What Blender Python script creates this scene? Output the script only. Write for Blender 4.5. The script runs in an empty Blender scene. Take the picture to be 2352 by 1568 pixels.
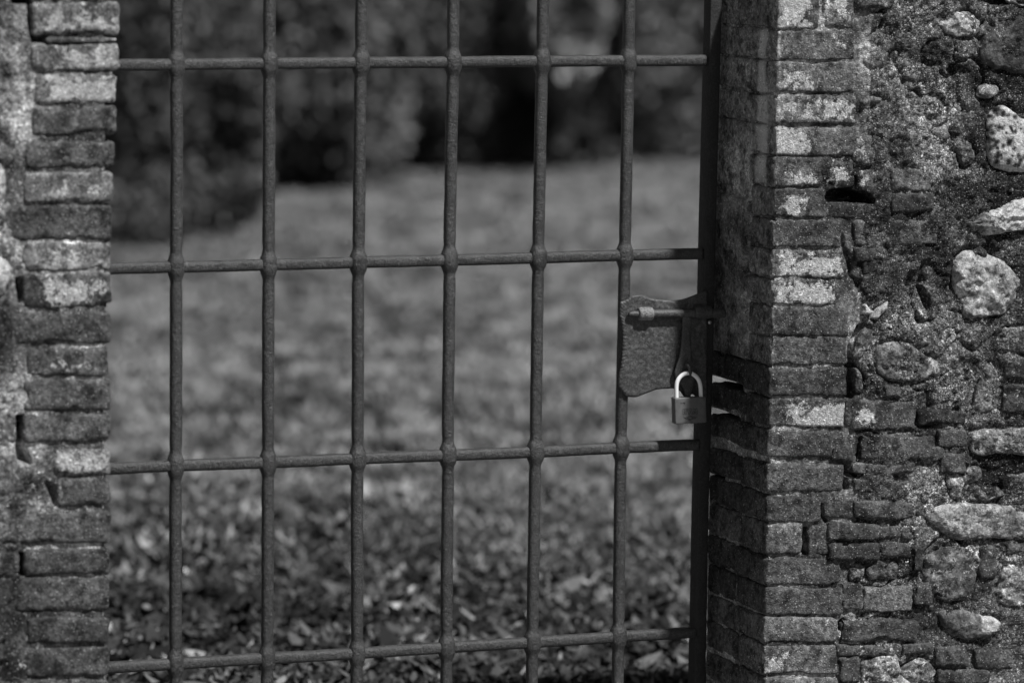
import bpy, math
import numpy as np
from mathutils import Matrix, Vector

SC = bpy.context.scene
COL = SC.collection
R = math.radians

# ------------------------------------------------------------------ camera
YAW, PITCH, ROLL = 0.36999522, 0.11544114, 0.0123863
FPX, XSH = 9562.04, 2.432
CAMLOC = np.array([-XSH, -6.56516391, 1.6])
def axes():
    f = np.array([math.sin(YAW)*math.cos(PITCH), math.cos(YAW)*math.cos(PITCH), -math.sin(PITCH)])
    r = np.array([math.cos(YAW), -math.sin(YAW), 0.0])
    u = np.cross(r, f)
    c, s = math.cos(ROLL), math.sin(ROLL)
    return c*r+s*u, -s*r+c*u, f
CR, CU, CF = axes()
cam_data = bpy.data.cameras.new('camera')
cam = bpy.data.objects.new('camera', cam_data)
COL.objects.link(cam)
m = Matrix(((CR[0], CU[0], -CF[0], CAMLOC[0]), (CR[1], CU[1], -CF[1], CAMLOC[1]), (CR[2], CU[2], -CF[2], CAMLOC[2]), (0, 0, 0, 1)))
cam.matrix_world = m
cam_data.sensor_width = 36.0
cam_data.lens = FPX/2352*36
cam_data.clip_start = 0.1
cam_data.clip_end = 1000
cam_data.dof.use_dof = True
cam_data.dof.focus_distance = 7.12
cam_data.dof.aperture_fstop = 2.7
SC.camera = cam

# ------------------------------------------------------------------ light
SUN_AZ, SUN_EL = R(27), R(56)          # azimuth measured from -Y towards +X
SUN_E, SKY_E, EXPO = 4.4, 0.042, 0.12
sdir = Vector((math.sin(SUN_AZ)*math.cos(SUN_EL), -math.cos(SUN_AZ)*math.cos(SUN_EL), math.sin(SUN_EL)))
sl = bpy.data.lights.new('sun', 'SUN'); sl.energy = SUN_E; sl.angle = R(3); sl.color = (1, 1, 1)
so = bpy.data.objects.new('sun', sl); COL.objects.link(so)
so.rotation_euler = (-sdir).to_track_quat('-Z', 'Y').to_euler()
w = bpy.data.worlds.new('World'); SC.world = w; w.use_nodes = True
nt = w.node_tree; bg = nt.nodes['Background']
sky = nt.nodes.new('ShaderNodeTexSky'); sky.sky_type = 'NISHITA'; sky.sun_disc = False
sky.sun_elevation = SUN_EL; sky.sun_rotation = math.pi - SUN_AZ
bw = nt.nodes.new('ShaderNodeRGBToBW')   # the photograph is black and white
nt.links.new(sky.outputs[0], bw.inputs[0]); nt.links.new(bw.outputs[0], bg.inputs[0])
bg.inputs[1].default_value = SKY_E
SC.view_settings.view_transform = 'Standard'; SC.view_settings.look = 'None'
SC.view_settings.exposure = EXPO; SC.view_settings.gamma = 1
SC.cycles.use_denoising = True
SC.cycles.max_bounces = 5

# ------------------------------------------------------------------ helpers
def un(px, py, y=None, dist=None, x=None):
    """photo pixel (2352 wide) -> world point on plane y, plane x or at a distance"""
    d = CF + (px-1176)/FPX*CR - (py-784)/FPX*CU
    if y is not None: t = (y-CAMLOC[1])/d[1]
    elif x is not None: t = (x-CAMLOC[0])/d[0]
    else: t = dist
    return CAMLOC + t*d
FRAMES = dict(A=(1550.4, 0, .3663), B=(1550.4, 516.8, .3663), C=(1550.4, 1004.9, .3592),
              D=(1952.3, 0, .3663), E=(1952.3, 516.8, .3663), F=(1952.3, 1004.9, .3594),
              L=(0, 0, .3662), M=(0, 516.8, .3662), N=(0, 1004.9, .3593), P=(1378.1, 643.1, .2271), Z=(0, 0, 1))
def fr(k, x, y):
    a, b, s = FRAMES[k]; return a+s*x, b+s*y
def W(k, x, y, plane):
    p = fr(k, x, y); return un(p[0], p[1], y=plane)

def hsh(i, j, k, seed):
    with np.errstate(over='ignore'):
        n = (i.astype(np.uint32)*np.uint32(374761393) + j.astype(np.uint32)*np.uint32(668265263)
             + k.astype(np.uint32)*np.uint32(2147483647) + np.uint32(seed*974634777 & 0xffffffff))
        n = (n ^ (n >> np.uint32(13)))*np.uint32(1274126177)
        n = (n ^ (n >> np.uint32(15)))*np.uint32(2246822519)
        n = n ^ (n >> np.uint32(16))
    return n.astype(np.float64)/4294967295.0
def vnoise(P, sc, seed=0):
    Q = np.asarray(P, float)*sc + 1000.0
    I = np.floor(Q).astype(np.int64); f = Q-I; f = f*f*(3-2*f)
    out = 0
    for a in (0, 1):
        for b in (0, 1):
            for c in (0, 1):
                wgt = (f[:, 0] if a else 1-f[:, 0])*(f[:, 1] if b else 1-f[:, 1])*(f[:, 2] if c else 1-f[:, 2])
                out = out + wgt*hsh(I[:, 0]+a, I[:, 1]+b, I[:, 2]+c, seed)
    return out*2-1
def fbm(P, sc, octv=3, seed=0, g=.5):
    o = 0; a = 1; t = 0
    for i in range(octv):
        o = o + a*vnoise(P, sc*2.03**i, seed+i*17); t += a; a *= g
    return o/t

def mesh_obj(name, V, Fc, mat=None, parent=None, attrs=None, smooth=True):
    me = bpy.data.meshes.new(name)
    V = np.asarray(V, np.float32)
    if isinstance(Fc, np.ndarray):
        nf, k = Fc.shape
        me.vertices.add(len(V)); me.vertices.foreach_set('co', V.ravel())
        me.loops.add(nf*k); me.loops.foreach_set('vertex_index', Fc.astype(np.int32).ravel())
        me.polygons.add(nf)
        me.polygons.foreach_set('loop_start', np.arange(0, nf*k, k, dtype=np.int32))
        me.update(calc_edges=True)
    else:
        me.from_pydata(V.tolist(), [], Fc); me.update()
    me.validate()
    if attrs:
        for n, v in attrs.items():
            a = me.attributes.new(n, 'FLOAT', 'POINT'); a.data.foreach_set('value', np.asarray(v, np.float32))
    if smooth: me.polygons.foreach_set('use_smooth', [True]*len(me.polygons))
    if mat: me.materials.append(mat)
    o = bpy.data.objects.new(name, me); COL.objects.link(o)
    if parent: o.parent = parent
    return o
def tag(o, label=None, cat=None, group=None, kind=None):
    if label: o['label'] = label
    if cat: o['category'] = cat
    if group: o['group'] = group
    if kind: o['kind'] = kind
    return o
def empty(name, loc=(0, 0, 0)):
    o = bpy.data.objects.new(name, None); COL.objects.link(o); o.location = loc; return o
def put(parent, child):
    child.parent = parent
    child.matrix_parent_inverse = Matrix.Translation(-Vector(parent.location))
    return child

class Bag:
    """collects quad pieces with attributes into one mesh"""
    def __init__(s): s.V = []; s.F = []; s.A = []; s.n = 0
    def add(s, V, Fq, **at):
        s.V.append(V); s.F.append(Fq+s.n)
        n = len(V)
        s.A.append({k: (np.full(n, v) if np.isscalar(v) else v) for k, v in at.items()}); s.n += n
    def build(s, name, mat, parent=None):
        keys = set().union(*[a.keys() for a in s.A])
        at = {k: np.concatenate([a.get(k, np.zeros(len(v))) for a, v in zip(s.A, s.V)]) for k in keys}
        o = mesh_obj(name, np.concatenate(s.V), np.concatenate(s.F), mat, None, at)
        if parent: put(parent, o)
        return o

# ------------------------------------------------------------------ materials
def newmat(name):
    mt = bpy.data.materials.new(name); mt.use_nodes = True
    n = mt.node_tree; b = n.nodes['Principled BSDF']; return mt, n, b
class NB:
    def __init__(s, nt): s.nt = nt; s.co = s.nd('ShaderNodeTexCoord').outputs['Object']
    def nd(s, t): return s.nt.nodes.new(t)
    def lk(s, a, b):
        if isinstance(a, (int, float)): b.default_value = a
        else: s.nt.links.new(a, b)
    def noise(s, sc, det=4, ro=.55, co=None, dist=0):
        n = s.nd('ShaderNodeTexNoise'); n.inputs['Scale'].default_value = sc; n.inputs['Detail'].default_value = det
        n.inputs['Roughness'].default_value = ro; n.inputs['Distortion'].default_value = dist
        s.lk(co or s.co, n.inputs['Vector']); return n.outputs['Fac']
    def vor(s, sc, out='Distance', co=None, feat='F1'):
        n = s.nd('ShaderNodeTexVoronoi'); n.feature = feat; n.inputs['Scale'].default_value = sc
        s.lk(co or s.co, n.inputs['Vector']); return n.outputs[out]
    def m(s, op, a, b=0.0, c=0.0, clamp=False):
        n = s.nd('ShaderNodeMath'); n.operation = op; n.use_clamp = clamp
        s.lk(a, n.inputs[0]); s.lk(b, n.inputs[1]); s.lk(c, n.inputs[2]); return n.outputs[0]
    def mr(s, v, a, b, c, d):
        n = s.nd('ShaderNodeMapRange'); n.clamp = True
        s.lk(v, n.inputs[0])
        for i, q in enumerate((a, b, c, d)): s.lk(q, n.inputs[i+1])
        return n.outputs[0]
    def mix(s, f, a, b):
        return s.m('ADD', s.m('MULTIPLY', a, s.m('SUBTRACT', 1.0, f)), s.m('MULTIPLY', b, f))
    def attr(s, name):
        n = s.nd('ShaderNodeAttribute'); n.attribute_name = name; return n.outputs['Fac']
    def bump(s, h, strength, dist, bsdf):
        n = s.nd('ShaderNodeBump'); n.inputs['Strength'].default_value = strength; n.inputs['Distance'].default_value = dist
        s.lk(h, n.inputs['Height']); s.nt.links.new(n.outputs[0], bsdf.inputs['Normal'])

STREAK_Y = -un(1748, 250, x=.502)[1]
def masonry(name, speck=1.0, var=1.0, rough_bump=1.0, tone=1.0, sparse=0.0, stain=0.5):
    mt, nt_, b = newmat(name); q = NB(nt_)
    alb, pale, grain = q.attr('alb'), q.attr('pale'), q.attr('grain')
    n1 = q.noise(22, 8, .65); n2 = q.noise(140, 5, .6); n3 = q.noise(55, 9, .72, dist=.3)
    v = q.m('MULTIPLY', q.mr(n1, .3, .7, 1-.55*var, 1+.55*var), q.mr(n2, .32, .68, .42, 1.65))
    base = q.m('MULTIPLY', alb, v)
    base = q.m('MULTIPLY', base, tone)
    # dark weathering blotches
    dk = q.mr(q.noise(34, 7, .7), .50, .62, 1.0, .28)
    base = q.m('MULTIPLY', base, dk)
    sn = q.noise(6.5, 6, .62, dist=.4)
    base = q.m('MULTIPLY', base, q.mr(sn, .40, .60, 1-.68*stain, 1+.75*stain))
    # pale lichen / limewash
    pm = q.m('ADD', pale, q.m('MULTIPLY', q.m('SUBTRACT', n3, .5), 2.3))
    pm = q.m('ADD', pm, q.m('MULTIPLY', q.mr(q.noise(11, 5, .6, dist=.5), .57, .70, 0, 1), .40*stain))
    pm = q.mr(pm, .50, .60, 0, 1)
    palec = q.m('MULTIPLY', q.mr(n2, .25, .75, .30, .66), q.mr(q.noise(260, 3, .6), .3, .7, .65, 1.2))
    base = q.mix(pm, base, palec)
    gr = q.nd('ShaderNodeSeparateColor'); q.lk(q.vor(210, 'Color'), gr.inputs[0])
    gd = q.vor(210)
    gm = q.m('MULTIPLY', q.m('POWER', gr.outputs[2], 3.0), 1.9)
    gm = q.m('MULTIPLY', q.m('ADD', gm, .5), q.mr(q.noise(330, 3, .75), .40, .62, .10, 2.9))
    gk = q.m('MULTIPLY', q.mr(grain, .45, .8, 0.12, .95), q.mr(q.noise(9, 4, .6), .36, .6, .35, 1.0))
    base = q.m('MULTIPLY', base, q.mix(gk, 1.0, gm))
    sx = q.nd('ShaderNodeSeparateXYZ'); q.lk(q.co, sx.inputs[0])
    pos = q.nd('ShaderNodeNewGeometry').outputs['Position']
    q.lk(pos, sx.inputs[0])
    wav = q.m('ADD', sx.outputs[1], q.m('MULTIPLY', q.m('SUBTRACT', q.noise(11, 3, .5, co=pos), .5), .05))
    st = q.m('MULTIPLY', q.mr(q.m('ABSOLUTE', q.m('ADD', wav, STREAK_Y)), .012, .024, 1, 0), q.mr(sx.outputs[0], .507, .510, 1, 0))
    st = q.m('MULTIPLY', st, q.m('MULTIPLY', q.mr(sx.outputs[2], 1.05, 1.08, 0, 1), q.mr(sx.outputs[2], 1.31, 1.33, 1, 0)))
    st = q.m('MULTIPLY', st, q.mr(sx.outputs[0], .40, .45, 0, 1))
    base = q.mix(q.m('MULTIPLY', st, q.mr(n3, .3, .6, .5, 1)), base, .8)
    # sand grains: small bright specks and small dark pits
    co2 = q.co
    d = q.vor(330); rnd = q.nd('ShaderNodeSeparateColor'); q.lk(q.vor(330, 'Color'), rnd.inputs[0])
    sp = q.m('MULTIPLY', q.mr(d, .28, .42, 1, 0), q.mr(q.m('ADD', rnd.outputs[0], q.m('MULTIPLY', grain, .22)), .925+sparse, .94+sparse, 0, 1))
    d2 = q.vor(120); r2 = q.nd('ShaderNodeSeparateColor'); q.lk(q.vor(120, 'Color'), r2.inputs[0])
    sp2 = q.m('MULTIPLY', q.mr(d2, .12, .24, 1, 0), q.mr(r2.outputs[1], .93, .94, 0, 1))
    spm = q.m('MULTIPLY', q.m('MAXIMUM', sp, sp2), speck, clamp=True)
    base = q.mix(spm, base, q.m('ADD', q.m('MULTIPLY', base, 1.8), .25))
    pits = q.mr(q.noise(210, 3, .6), .60, .68, 1.0, .3)
    base = q.m('MULTIPLY', base, pits)
    q.lk(base, b.inputs['Base Color'])
    b.inputs['Roughness'].default_value = .9; b.inputs['Specular IOR Level'].default_value = .25
    h = q.m('ADD', q.m('MULTIPLY', q.noise(170, 5, .65), 1.0), q.m('MULTIPLY', q.noise(420, 2, .6), .5))
    h = q.m('ADD', h, q.m('MULTIPLY', spm, .25))
    h = q.m('SUBTRACT', h, q.m('MULTIPLY', q.m('MULTIPLY', gd, gk), .7))
    q.bump(h, .8*rough_bump, .004, b)
    return mt
M_BRICK = masonry('old_brick', .75, .9, 1.3, 1.0, .010, .4)
M_MORTAR = masonry('lime_mortar', 1.0, 1.0, 1.6, 1.0, -.005, 1.0)
M_STONE = masonry('field_stone', .35, 1.1, 1.0, 1.0, .02, .45)

def iron(name, alb=.05, rough=.5, bump=.8, hammered=False, metallic=0.0, scale=1.0):
    mt, nt_, b = newmat(name); q = NB(nt_)
    n1 = q.noise(30*scale, 6, .6); n2 = q.noise(400*scale, 3, .6); n3 = q.noise(160*scale, 6, .7)
    c = q.m('MULTIPLY', q.m('MULTIPLY', q.mr(n1, .3, .7, .7, 1.3), q.mr(n2, .33, .67, .5, 1.6)), alb)
    c = q.mix(q.mr(n3, .56, .66, 0, .6), c, alb*3.0)
    q.lk(c, b.inputs['Base Color']); q.lk(q.mr(n3, .3, .7, rough-.1, rough+.2), b.inputs['Roughness'])
    b.inputs['Metallic'].default_value = metallic
    h = q.m('ADD', q.m('MULTIPLY', n2, .4), n3)
    if hammered:
        h = q.m('ADD', h, q.m('MULTIPLY', q.vor(150, feat='SMOOTH_F1'), -1.2))
    q.bump(h, bump, .0026, b)
    return mt
M_IRON = iron('painted_iron', .046, .33, 1.0)
M_STILE = iron('shaded_stile_iron', .022, .6, .7)  # gate iron darkened: the pier's shadow is put into the stile's colour
M_PLATE = iron('hammered_iron', .058, .45, .35, True)
M_BOLT = iron('worn_bolt_iron', .055, .38, .6)
M_RUST = iron('scuffed_sleeve_iron', .18, .5, .9)

# ------------------------------------------------------------------ masonry geometry
YF = -0.21; XR = 0.502; YB = 0.044; XL = -0.6555
rng = np.random.default_rng(7)

def lattice_box(nx, ny, nz, yback=True):
    """unit-cube surface lattice, shared vertices, quads"""
    idx = {}; V = []; F = []
    def vid(i, j, k):
        t = (i, j, k)
        if t not in idx: idx[t] = len(V); V.append((i/nx, j/ny, k/nz))
        return idx[t]
    for i in range(nx):
        for k in range(nz):
            F.append((vid(i, 0, k), vid(i+1, 0, k), vid(i+1, 0, k+1), vid(i, 0, k+1)))
            if yback: F.append((vid(i, ny, k), vid(i, ny, k+1), vid(i+1, ny, k+1), vid(i+1, ny, k)))
    for j in range(ny):
        for k in range(nz):
            F.append((vid(0, j, k), vid(0, j, k+1), vid(0, j+1, k+1), vid(0, j+1, k)))
            F.append((vid(nx, j, k), vid(nx, j+1, k), vid(nx, j+1, k+1), vid(nx, j, k+1)))
        for i in range(nx):
            F.append((vid(i, j, 0), vid(i, j+1, 0), vid(i+1, j+1, 0), vid(i+1, j, 0)))
            F.append((vid(i, j, nz), vid(i+1, j, nz), vid(i+1, j+1, nz), vid(i, j+1, nz)))
    return np.array(V), np.array(F)
_lat = {}
def brick(bag, quad, y0, y1, alb, pale=0., rad=.006, cell=.0042, amp=1.0, seed=0, skew=0.0, palebox=None, grain=0.3, wob=1.0, reveal=1):
    """quad: TL,TR,BR,BL as (x,z) on the front plane; y0 front, y1 back"""
    q = np.array(quad, float)
    lx = np.linalg.norm(q[1]-q[0]); lz = np.linalg.norm(q[3]-q[0]); ly = y1-y0
    n = (max(3, round(lx/cell)), max(2, round(ly/(cell*1.5))), max(3, round(lz/cell)))
    if n not in _lat: _lat[n] = lattice_box(*n)
    U, Fq = _lat[n]
    h = np.array([lx, ly, lz])/2
    P = (U-.5)*2*h
    rad = min(rad, lx*.3, lz*.3, ly*.3)
    Q = np.clip(P, -(h-rad), h-rad); N = P-Q; L = np.linalg.norm(N, axis=1, keepdims=True); N = N/np.maximum(L, 1e-9)
    P = Q+N*rad
    # bend the edges a little so no side is a straight line
    S = P+np.array([seed*.37, 0, seed*.91])
    u = P[:, 0]/lx+.5; wv = .5-P[:, 2]/lz
    X = (1-wv)*((1-u)*q[0, 0]+u*q[1, 0])+wv*((1-u)*q[3, 0]+u*q[2, 0])
    Z = (1-wv)*((1-u)*q[0, 1]+u*q[1, 1])+wv*((1-u)*q[3, 1]+u*q[2, 1])
    Y = y0+P[:, 1]+ly/2
    G = np.stack([X, Y, Z], 1)
    d = fbm(S, 20, 3, seed % 97)*.0032+fbm(S, 95, 3, seed % 89+3)*.0024
    chip = np.clip(fbm(S, 38, 3, seed % 71+9)-.12, 0, 1)*.016*(L[:, 0] > rad*1.02)
    G = G+N*((d-chip)*amp)[:, None]
    G[:, 0] += fbm(S, 14, 2, 5+seed % 31)*.002*wob; G[:, 2] += fbm(S, 14, 2, 55+seed % 31)*.0024*wob
    pl = np.full(len(G), float(pale))
    if palebox is not None:
        a0, a1, b0, b1, pv = palebox           # fractions along u and w (from the top)
        dd = np.maximum(np.maximum(a0-u, u-a1)*lx, np.maximum(b0-wv, wv-b1)*lz)
        pl = np.maximum(pl, np.clip(min(pv, .75)+.12-np.maximum(dd+.010, 0)/.045, 0, 1)); pl[P[:, 1] > -h[1]+.02] = pale
    av = np.full(len(G), float(alb))
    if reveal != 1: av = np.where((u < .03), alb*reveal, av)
    bag.add(G, Fq, alb=av, pale=pl, grain=grain)

def stone_mesh(poly, H, seed, alb, pale, na=120, nr=34, amp=1.0, back=.03, power=3.0, grain=0.2, facet=0.0, plane=None):
    """poly: world (x,z) outline; H how far its face stands proud of the wall plane"""
    plane = YF if plane is None else plane
    p = np.array(poly, float); c = p.mean(0)
    pc = np.vstack([p, p[:1]]); seg = np.linalg.norm(np.diff(pc, axis=0), axis=1); s = np.r_[0, np.cumsum(seg)]
    t = np.linspace(0, s[-1], na, endpoint=False)
    ox = np.interp(t, s, pc[:, 0]); oz = np.interp(t, s, pc[:, 1])
    k = max(1, na//40)                       # round the traced corners
    for _ in range(2):
        ox = sum(np.roll(ox, i) for i in range(-k, k+1))/(2*k+1); oz = sum(np.roll(oz, i) for i in range(-k, k+1))/(2*k+1)
    rr = np.linspace(0, 1, nr+1)[1:]; rr = rr**.8
    V = [[c[0], plane-H, c[1]]]; tt = [0]
    for r_ in rr:
        yy = plane+.006-(H*.8+.006)*(1-r_**power)**.5
        V += [[c[0]+r_*(a-c[0]), yy, c[1]+r_*(b-c[1])] for a, b in zip(ox, oz)]; tt += [r_]*na
    V += [[c[0]+.93*(a-c[0]), plane+back, c[1]+.93*(b-c[1])] for a, b in zip(ox, oz)]; tt += [1]*na
    V = np.array(V); tt = np.array(tt)
    d = fbm(V, 18, 3, seed)*.007+fbm(V, 70, 4, seed+5)*.0035
    if facet: d = d+facet*np.abs(fbm(V*np.array([1, 1, 1.4]), 26, 3, seed+11))*-.018
    V[:, 1] -= d*amp
    wob = fbm(V, 60, 3, seed+21)*.0035*tt*amp
    V[:, 0] += wob; V[:, 2] += fbm(V, 60, 3, seed+31)*.0035*tt*amp
    nrr = len(rr)+1
    F = []
    for i in range(nrr-1):
        a = 1+i*na; b = a+na
        ii = np.arange(na); jj = (ii+1) % na
        F.append(np.stack([a+ii, b+ii, b+jj, a+jj], 1))
    ii = np.arange(0, na, 2); F0 = np.stack([np.zeros(len(ii), int), 1+ii, 1+(ii+1) % na, 1+(ii+2) % na], 1)
    F = np.concatenate([F0]+F)
    return V, F, dict(alb=np.full(len(V), float(alb)), pale=np.full(len(V), float(pale)), grain=np.full(len(V), float(grain)))

def rect(k, x0, x1, y0, y1, x0b=None, x1b=None, y0r=None, y1r=None, plane=YF):
    """traced rectangle -> world quad; optional bottom x and right-hand y values"""
    x0b = x0 if x0b is None else x0b; x1b = x1 if x1b is None else x1b
    y0r = y0 if y0r is None else y0r; y1r = y1 if y1r is None else y1r
    pts = [(x0, y0), (x1, y0r), (x1b, y1r), (x0b, y1)]
    return [(W(k, a, b, plane)[0], W(k, a, b, plane)[2]) for a, b in pts]

# mortar core: outline in plan lofted upwards; recess follows the traced openings and stones
class Slot:
    def __init__(s, k, poly, depth=.05, soft=.003):
        s.p = np.array([[W(k, a, b, YF)[0], W(k, a, b, YF)[2]] for a, b in poly]); s.d = depth; s.s = soft
def sdf_poly(px, pz, poly):
    d = np.full(px.shape, 1e9); inside = np.zeros(px.shape, bool); n = len(poly)
    for i in range(n):
        a = poly[i]; b = poly[(i+1) % n]; e = b-a
        t = np.clip(((px-a[0])*e[0]+(pz-a[1])*e[1])/(e@e+1e-12), 0, 1)
        d = np.minimum(d, np.hypot(px-a[0]-t*e[0], pz-a[1]-t*e[1]))
        c = ((a[1] > pz) != (b[1] > pz)) & (px < (b[0]-a[0])*(pz-a[1])/(b[1]-a[1]+1e-12)+a[0])
        inside ^= c
    return np.where(inside, -d, d)

# ================================================================== RIGHT WALL
wall_r = tag(empty('stone_wall', (1.2, -.12, 0)), 'rough rubble stone wall ending in a worn brick pier beside the lock', 'wall')

stones_r = [  # frame, outline, proud, albedo, pale, facet, label
 ('D', [(940,130),(1000,80),(1091,55),(1220,60),(1230,470),(1091,470),(960,440),(860,420),(820,390),(810,300),(860,200)], .007, .075, 0., .3, 'large smooth dark stone at the top of the wall'),
 ('D', [(800,600),(810,555),(850,532),(920,535),(942,560),(930,600),(880,615),(820,618)], .008, .2, .12, 0, None),
 ('D', [(880,720),(920,670),(1000,660),(1060,720),(1110,760),(1230,740),(1230,1085),(1091,1090),(980,1075),(900,1050),(865,1000),(870,900),(865,800)], .012, .62, .75, 0, 'white pitted stone at the edge of the wall'),
 ('D', [(330,735),(400,690),(370,620),(440,600),(540,610),(590,650),(600,710),(560,748),(500,745),(430,720)], .004, .17, .25, .4, None),
 ('D', [(640,870),(700,850),(760,900),(795,960),(785,1020),(750,1055),(720,1045),(700,990),(650,930)], .008, .11, 0, .2, None),
 ('D', [(855,1190),(870,1160),(930,1140),(1040,1160),(1048,1190),(1030,1212),(930,1205)], .006, .14, .1, .3, None),
 ('D', [(680,1400),(760,1380),(830,1330),(960,1300),(1000,1265),(1100,1245),(1230,1240),(1230,1420),(1000,1455),(900,1475),(820,1475),(740,1450)], .018, .5, .62, .9, 'long split white stone jutting out of the wall'),
 ('E', [(640,250),(700,160),(780,150),(850,140),(900,190),(980,230),(1030,300),(1070,330),(1080,420),(1050,440),(1020,500),(990,560),(860,580),(740,600),(715,560),(690,480),(650,400),(660,330)], .016, .36, .38, 1.0, 'large pale broken stone with a craggy face'),
 ('E', [(710,685),(770,628),(980,640),(1230,620),(1230,808),(1000,800),(765,785)], .006, .14, 0, .1, None),
 ('E', [(770,870),(840,848),(905,850),(935,930),(945,1020),(925,1140),(900,1185),(820,1195),(760,1190),(790,1080),(800,960)], .009, .15, .22, .3, None),
 ('E', [(170,760),(260,725),(370,735),(470,810),(560,860),(600,930),(500,970),(400,1000),(260,985),(180,930),(150,820)], .008, .17, .38, .3, 'lichen-spotted stone beside the brick pier'),
 ('E', [(90,635),(130,650),(155,700),(120,760),(60,840),(20,830),(40,730)], .004, .1, 0, .2, None),
 ('E', [(32,890),(55,905),(80,960),(85,1055),(34,1055)], -.004, .12, .1, 0, None),
 ('E', [(85,495),(105,500),(115,540),(150,535),(140,560),(75,560)], .008, .7, .8, 0, None),
 ('E', [(135,583),(160,545),(200,505),(235,468),(250,470),(235,510),(195,560),(160,592)], .010, .7, .8, 0, None),
 ('E', [(755,1285),(900,1280),(1230,1268),(1230,1455),(1000,1440),(770,1450)], .006, .2, .08, .1, None),
 ('F', [(465,480),(560,440),(640,418),(750,412),(860,430),(1000,425),(1230,430),(1230,655),(1000,650),(900,635),(780,655),(620,645),(570,580),(500,540)], .012, .24, .33, .4, 'long pale stone laid flat above a rounded one'),
 ('F', [(470,890),(500,760),(600,700),(720,690),(770,730),(800,800),(815,880),(790,960),(740,1045),(690,1040),(600,1070),(560,1020),(500,970)], .010, .17, .3, .5, 'rounded stone with a curved crack'),
 ('F', [(560,1095),(640,1085),(740,1105),(830,1130),(930,1145),(972,1185),(950,1240),(900,1275),(760,1300),(640,1270),(590,1200)], .013, .15, .2, .2, 'pointed stone with a white tip low in the wall'),
 ('F', [(985,830),(1040,780),(1120,750),(1230,760),(1230,1090),(1060,1085),(960,1080),(925,1040),(940,960)], .011, .2, .38, .3, None),
 ('F', [(632,240),(700,222),(725,290),(738,330),(710,400),(650,395),(630,330)], .008, .2, .3, .5, None),
 ('F', [(715,210),(760,185),(850,190),(860,250),(800,290),(735,300)], .008, .15, .2, .3, None),
 ('F', [(780,330),(860,300),(960,310),(1010,360),(900,410),(800,400)], .006, .13, .15, .3, None),
 ('F', [(1000,230),(1100,220),(1230,225),(1230,350),(1060,330)], .008, .12, .1, .3, None),
 ('F', [(1065,1345),(1110,1335),(1230,1370),(1230,1460),(1120,1440)], .010, .15, .1, .3, None),
 ('F', [(70,1420),(180,1395),(300,1370),(330,1480),(310,1568),(80,1568)], .006, .18, .35, .2, None),
 ('F', [(330,1480),(440,1405),(520,1440),(560,1500),(500,1568),(340,1568)], .008, .16, .35, .3, None),
 ('F', [(180,785),(290,775),(320,840),(300,905),(150,915),(110,850)], .003, .09, 0, .4, None),
 ('F', [(10,830),(60,800),(100,825),(105,880),(70,905),(10,920)], .004, .14, .2, .3, None),
 ('D', [(80,-40),(180,-60),(310,-30),(290,20),(240,60),(160,70),(100,40)], .010, .17, .3, .3, None),
 
 ('D', [(560,150),(620,80),(740,70),(830,140),(800,230),(680,240),(590,210)], .008, .2, .35, .5, None),
 
 ('D', [(90,330),(180,300),(240,350),(220,430),(130,440),(80,390)], .010, .09, .15, .5, None),
 ('D', [(520,800),(600,780),(640,850),(590,910),(520,880)], .010, .15, .3, .5, None),
 ('D', [(60,640),(150,600),(260,640),(250,720),(130,740)], .008, .12, .35, .5, None),
 
 
 
 ('D', [(985,10),(1040,-30),(1230,-30),(1230,45),(1050,50)], .010, .22, .3, .3, None),
]
slots = [Slot('A', [(955,1240),(975,1205),(1050,1190),(1150,1200),(1205,1225),(1245,1268),(1180,1272),(1060,1266),(980,1268)], .09),
         Slot('B', [(1080,880),(1124,868),(1120,1085),(1084,1078)], .07), Slot('E', [(20,860),(60,870),(92,960),(82,1030),(66,1000),(60,930),(20,880)], .035),
         Slot('B', [(1100,760),(1150,640),(1175,625),(1185,640),(1120,740),(1110,830),(1150,850),(1100,860)], .03),
         Slot('C', [(808,590),(855,580),(855,750),(830,750),(800,680)], .07),
         Slot('C', [(1060,1185),(1085,1165),(1105,1190),(1080,1225),(1060,1220)], .06),
         Slot('C', [(1080,260),(1105,265),(1110,330),(1085,330)], .05),
         Slot('C', [(1080,150),(1110,215),(1180,245),(1180,255),(1095,240)], .03),
         Slot('C', [(945,430),(965,500),(990,540),(975,545),(950,505)], .03),
         Slot('B', [(1160,1340),(1172,1340),(1160,1430),(1150,1480),(1142,1440)], .04),
         Slot('E', [(418,1190),(435,1185),(440,1235),(520,1262),(440,1268),(420,1240)], .045),
         Slot('A', [(1130,1110),(1140,1115),(1140,1180),(1100,1195),(1085,1180),(1125,1165)], .04),
         Slot('B', [(1040,60),(1060,80),(1075,150),(1110,200),(1120,330),(1165,350),(1160,440),(1130,340),(1100,330),(1090,240),(1060,160)], .012),
         Slot('F', [(690,650),(760,660),(745,695),(715,690)], .05),
         Slot('F', [(700,780),(715,775),(720,900),(715,960),(690,1050),(640,1080),(690,1000),(705,900)], .012),
         Slot('D', [(430,560),(455,600),(450,620),(410,575),(370,570)], .02), Slot('D', [(610,440),(640,400),(700,420),(660,500)], .02),
         Slot('D', [(670,950),(700,980),(715,1050),(735,1060),(700,1060)], .03),
         Slot('D', [(800,-60),(1000,-60),(1000,20),(960,40),(860,10)], .04),
         Slot('E', [(430,370),(470,400),(515,500),(510,555),(470,500)], .02)]
stone_world = [np.array([[W(s[0], a, b, YF)[0], W(s[0], a, b, YF)[2]] for a, b in s[1]]) for s in stones_r]

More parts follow.
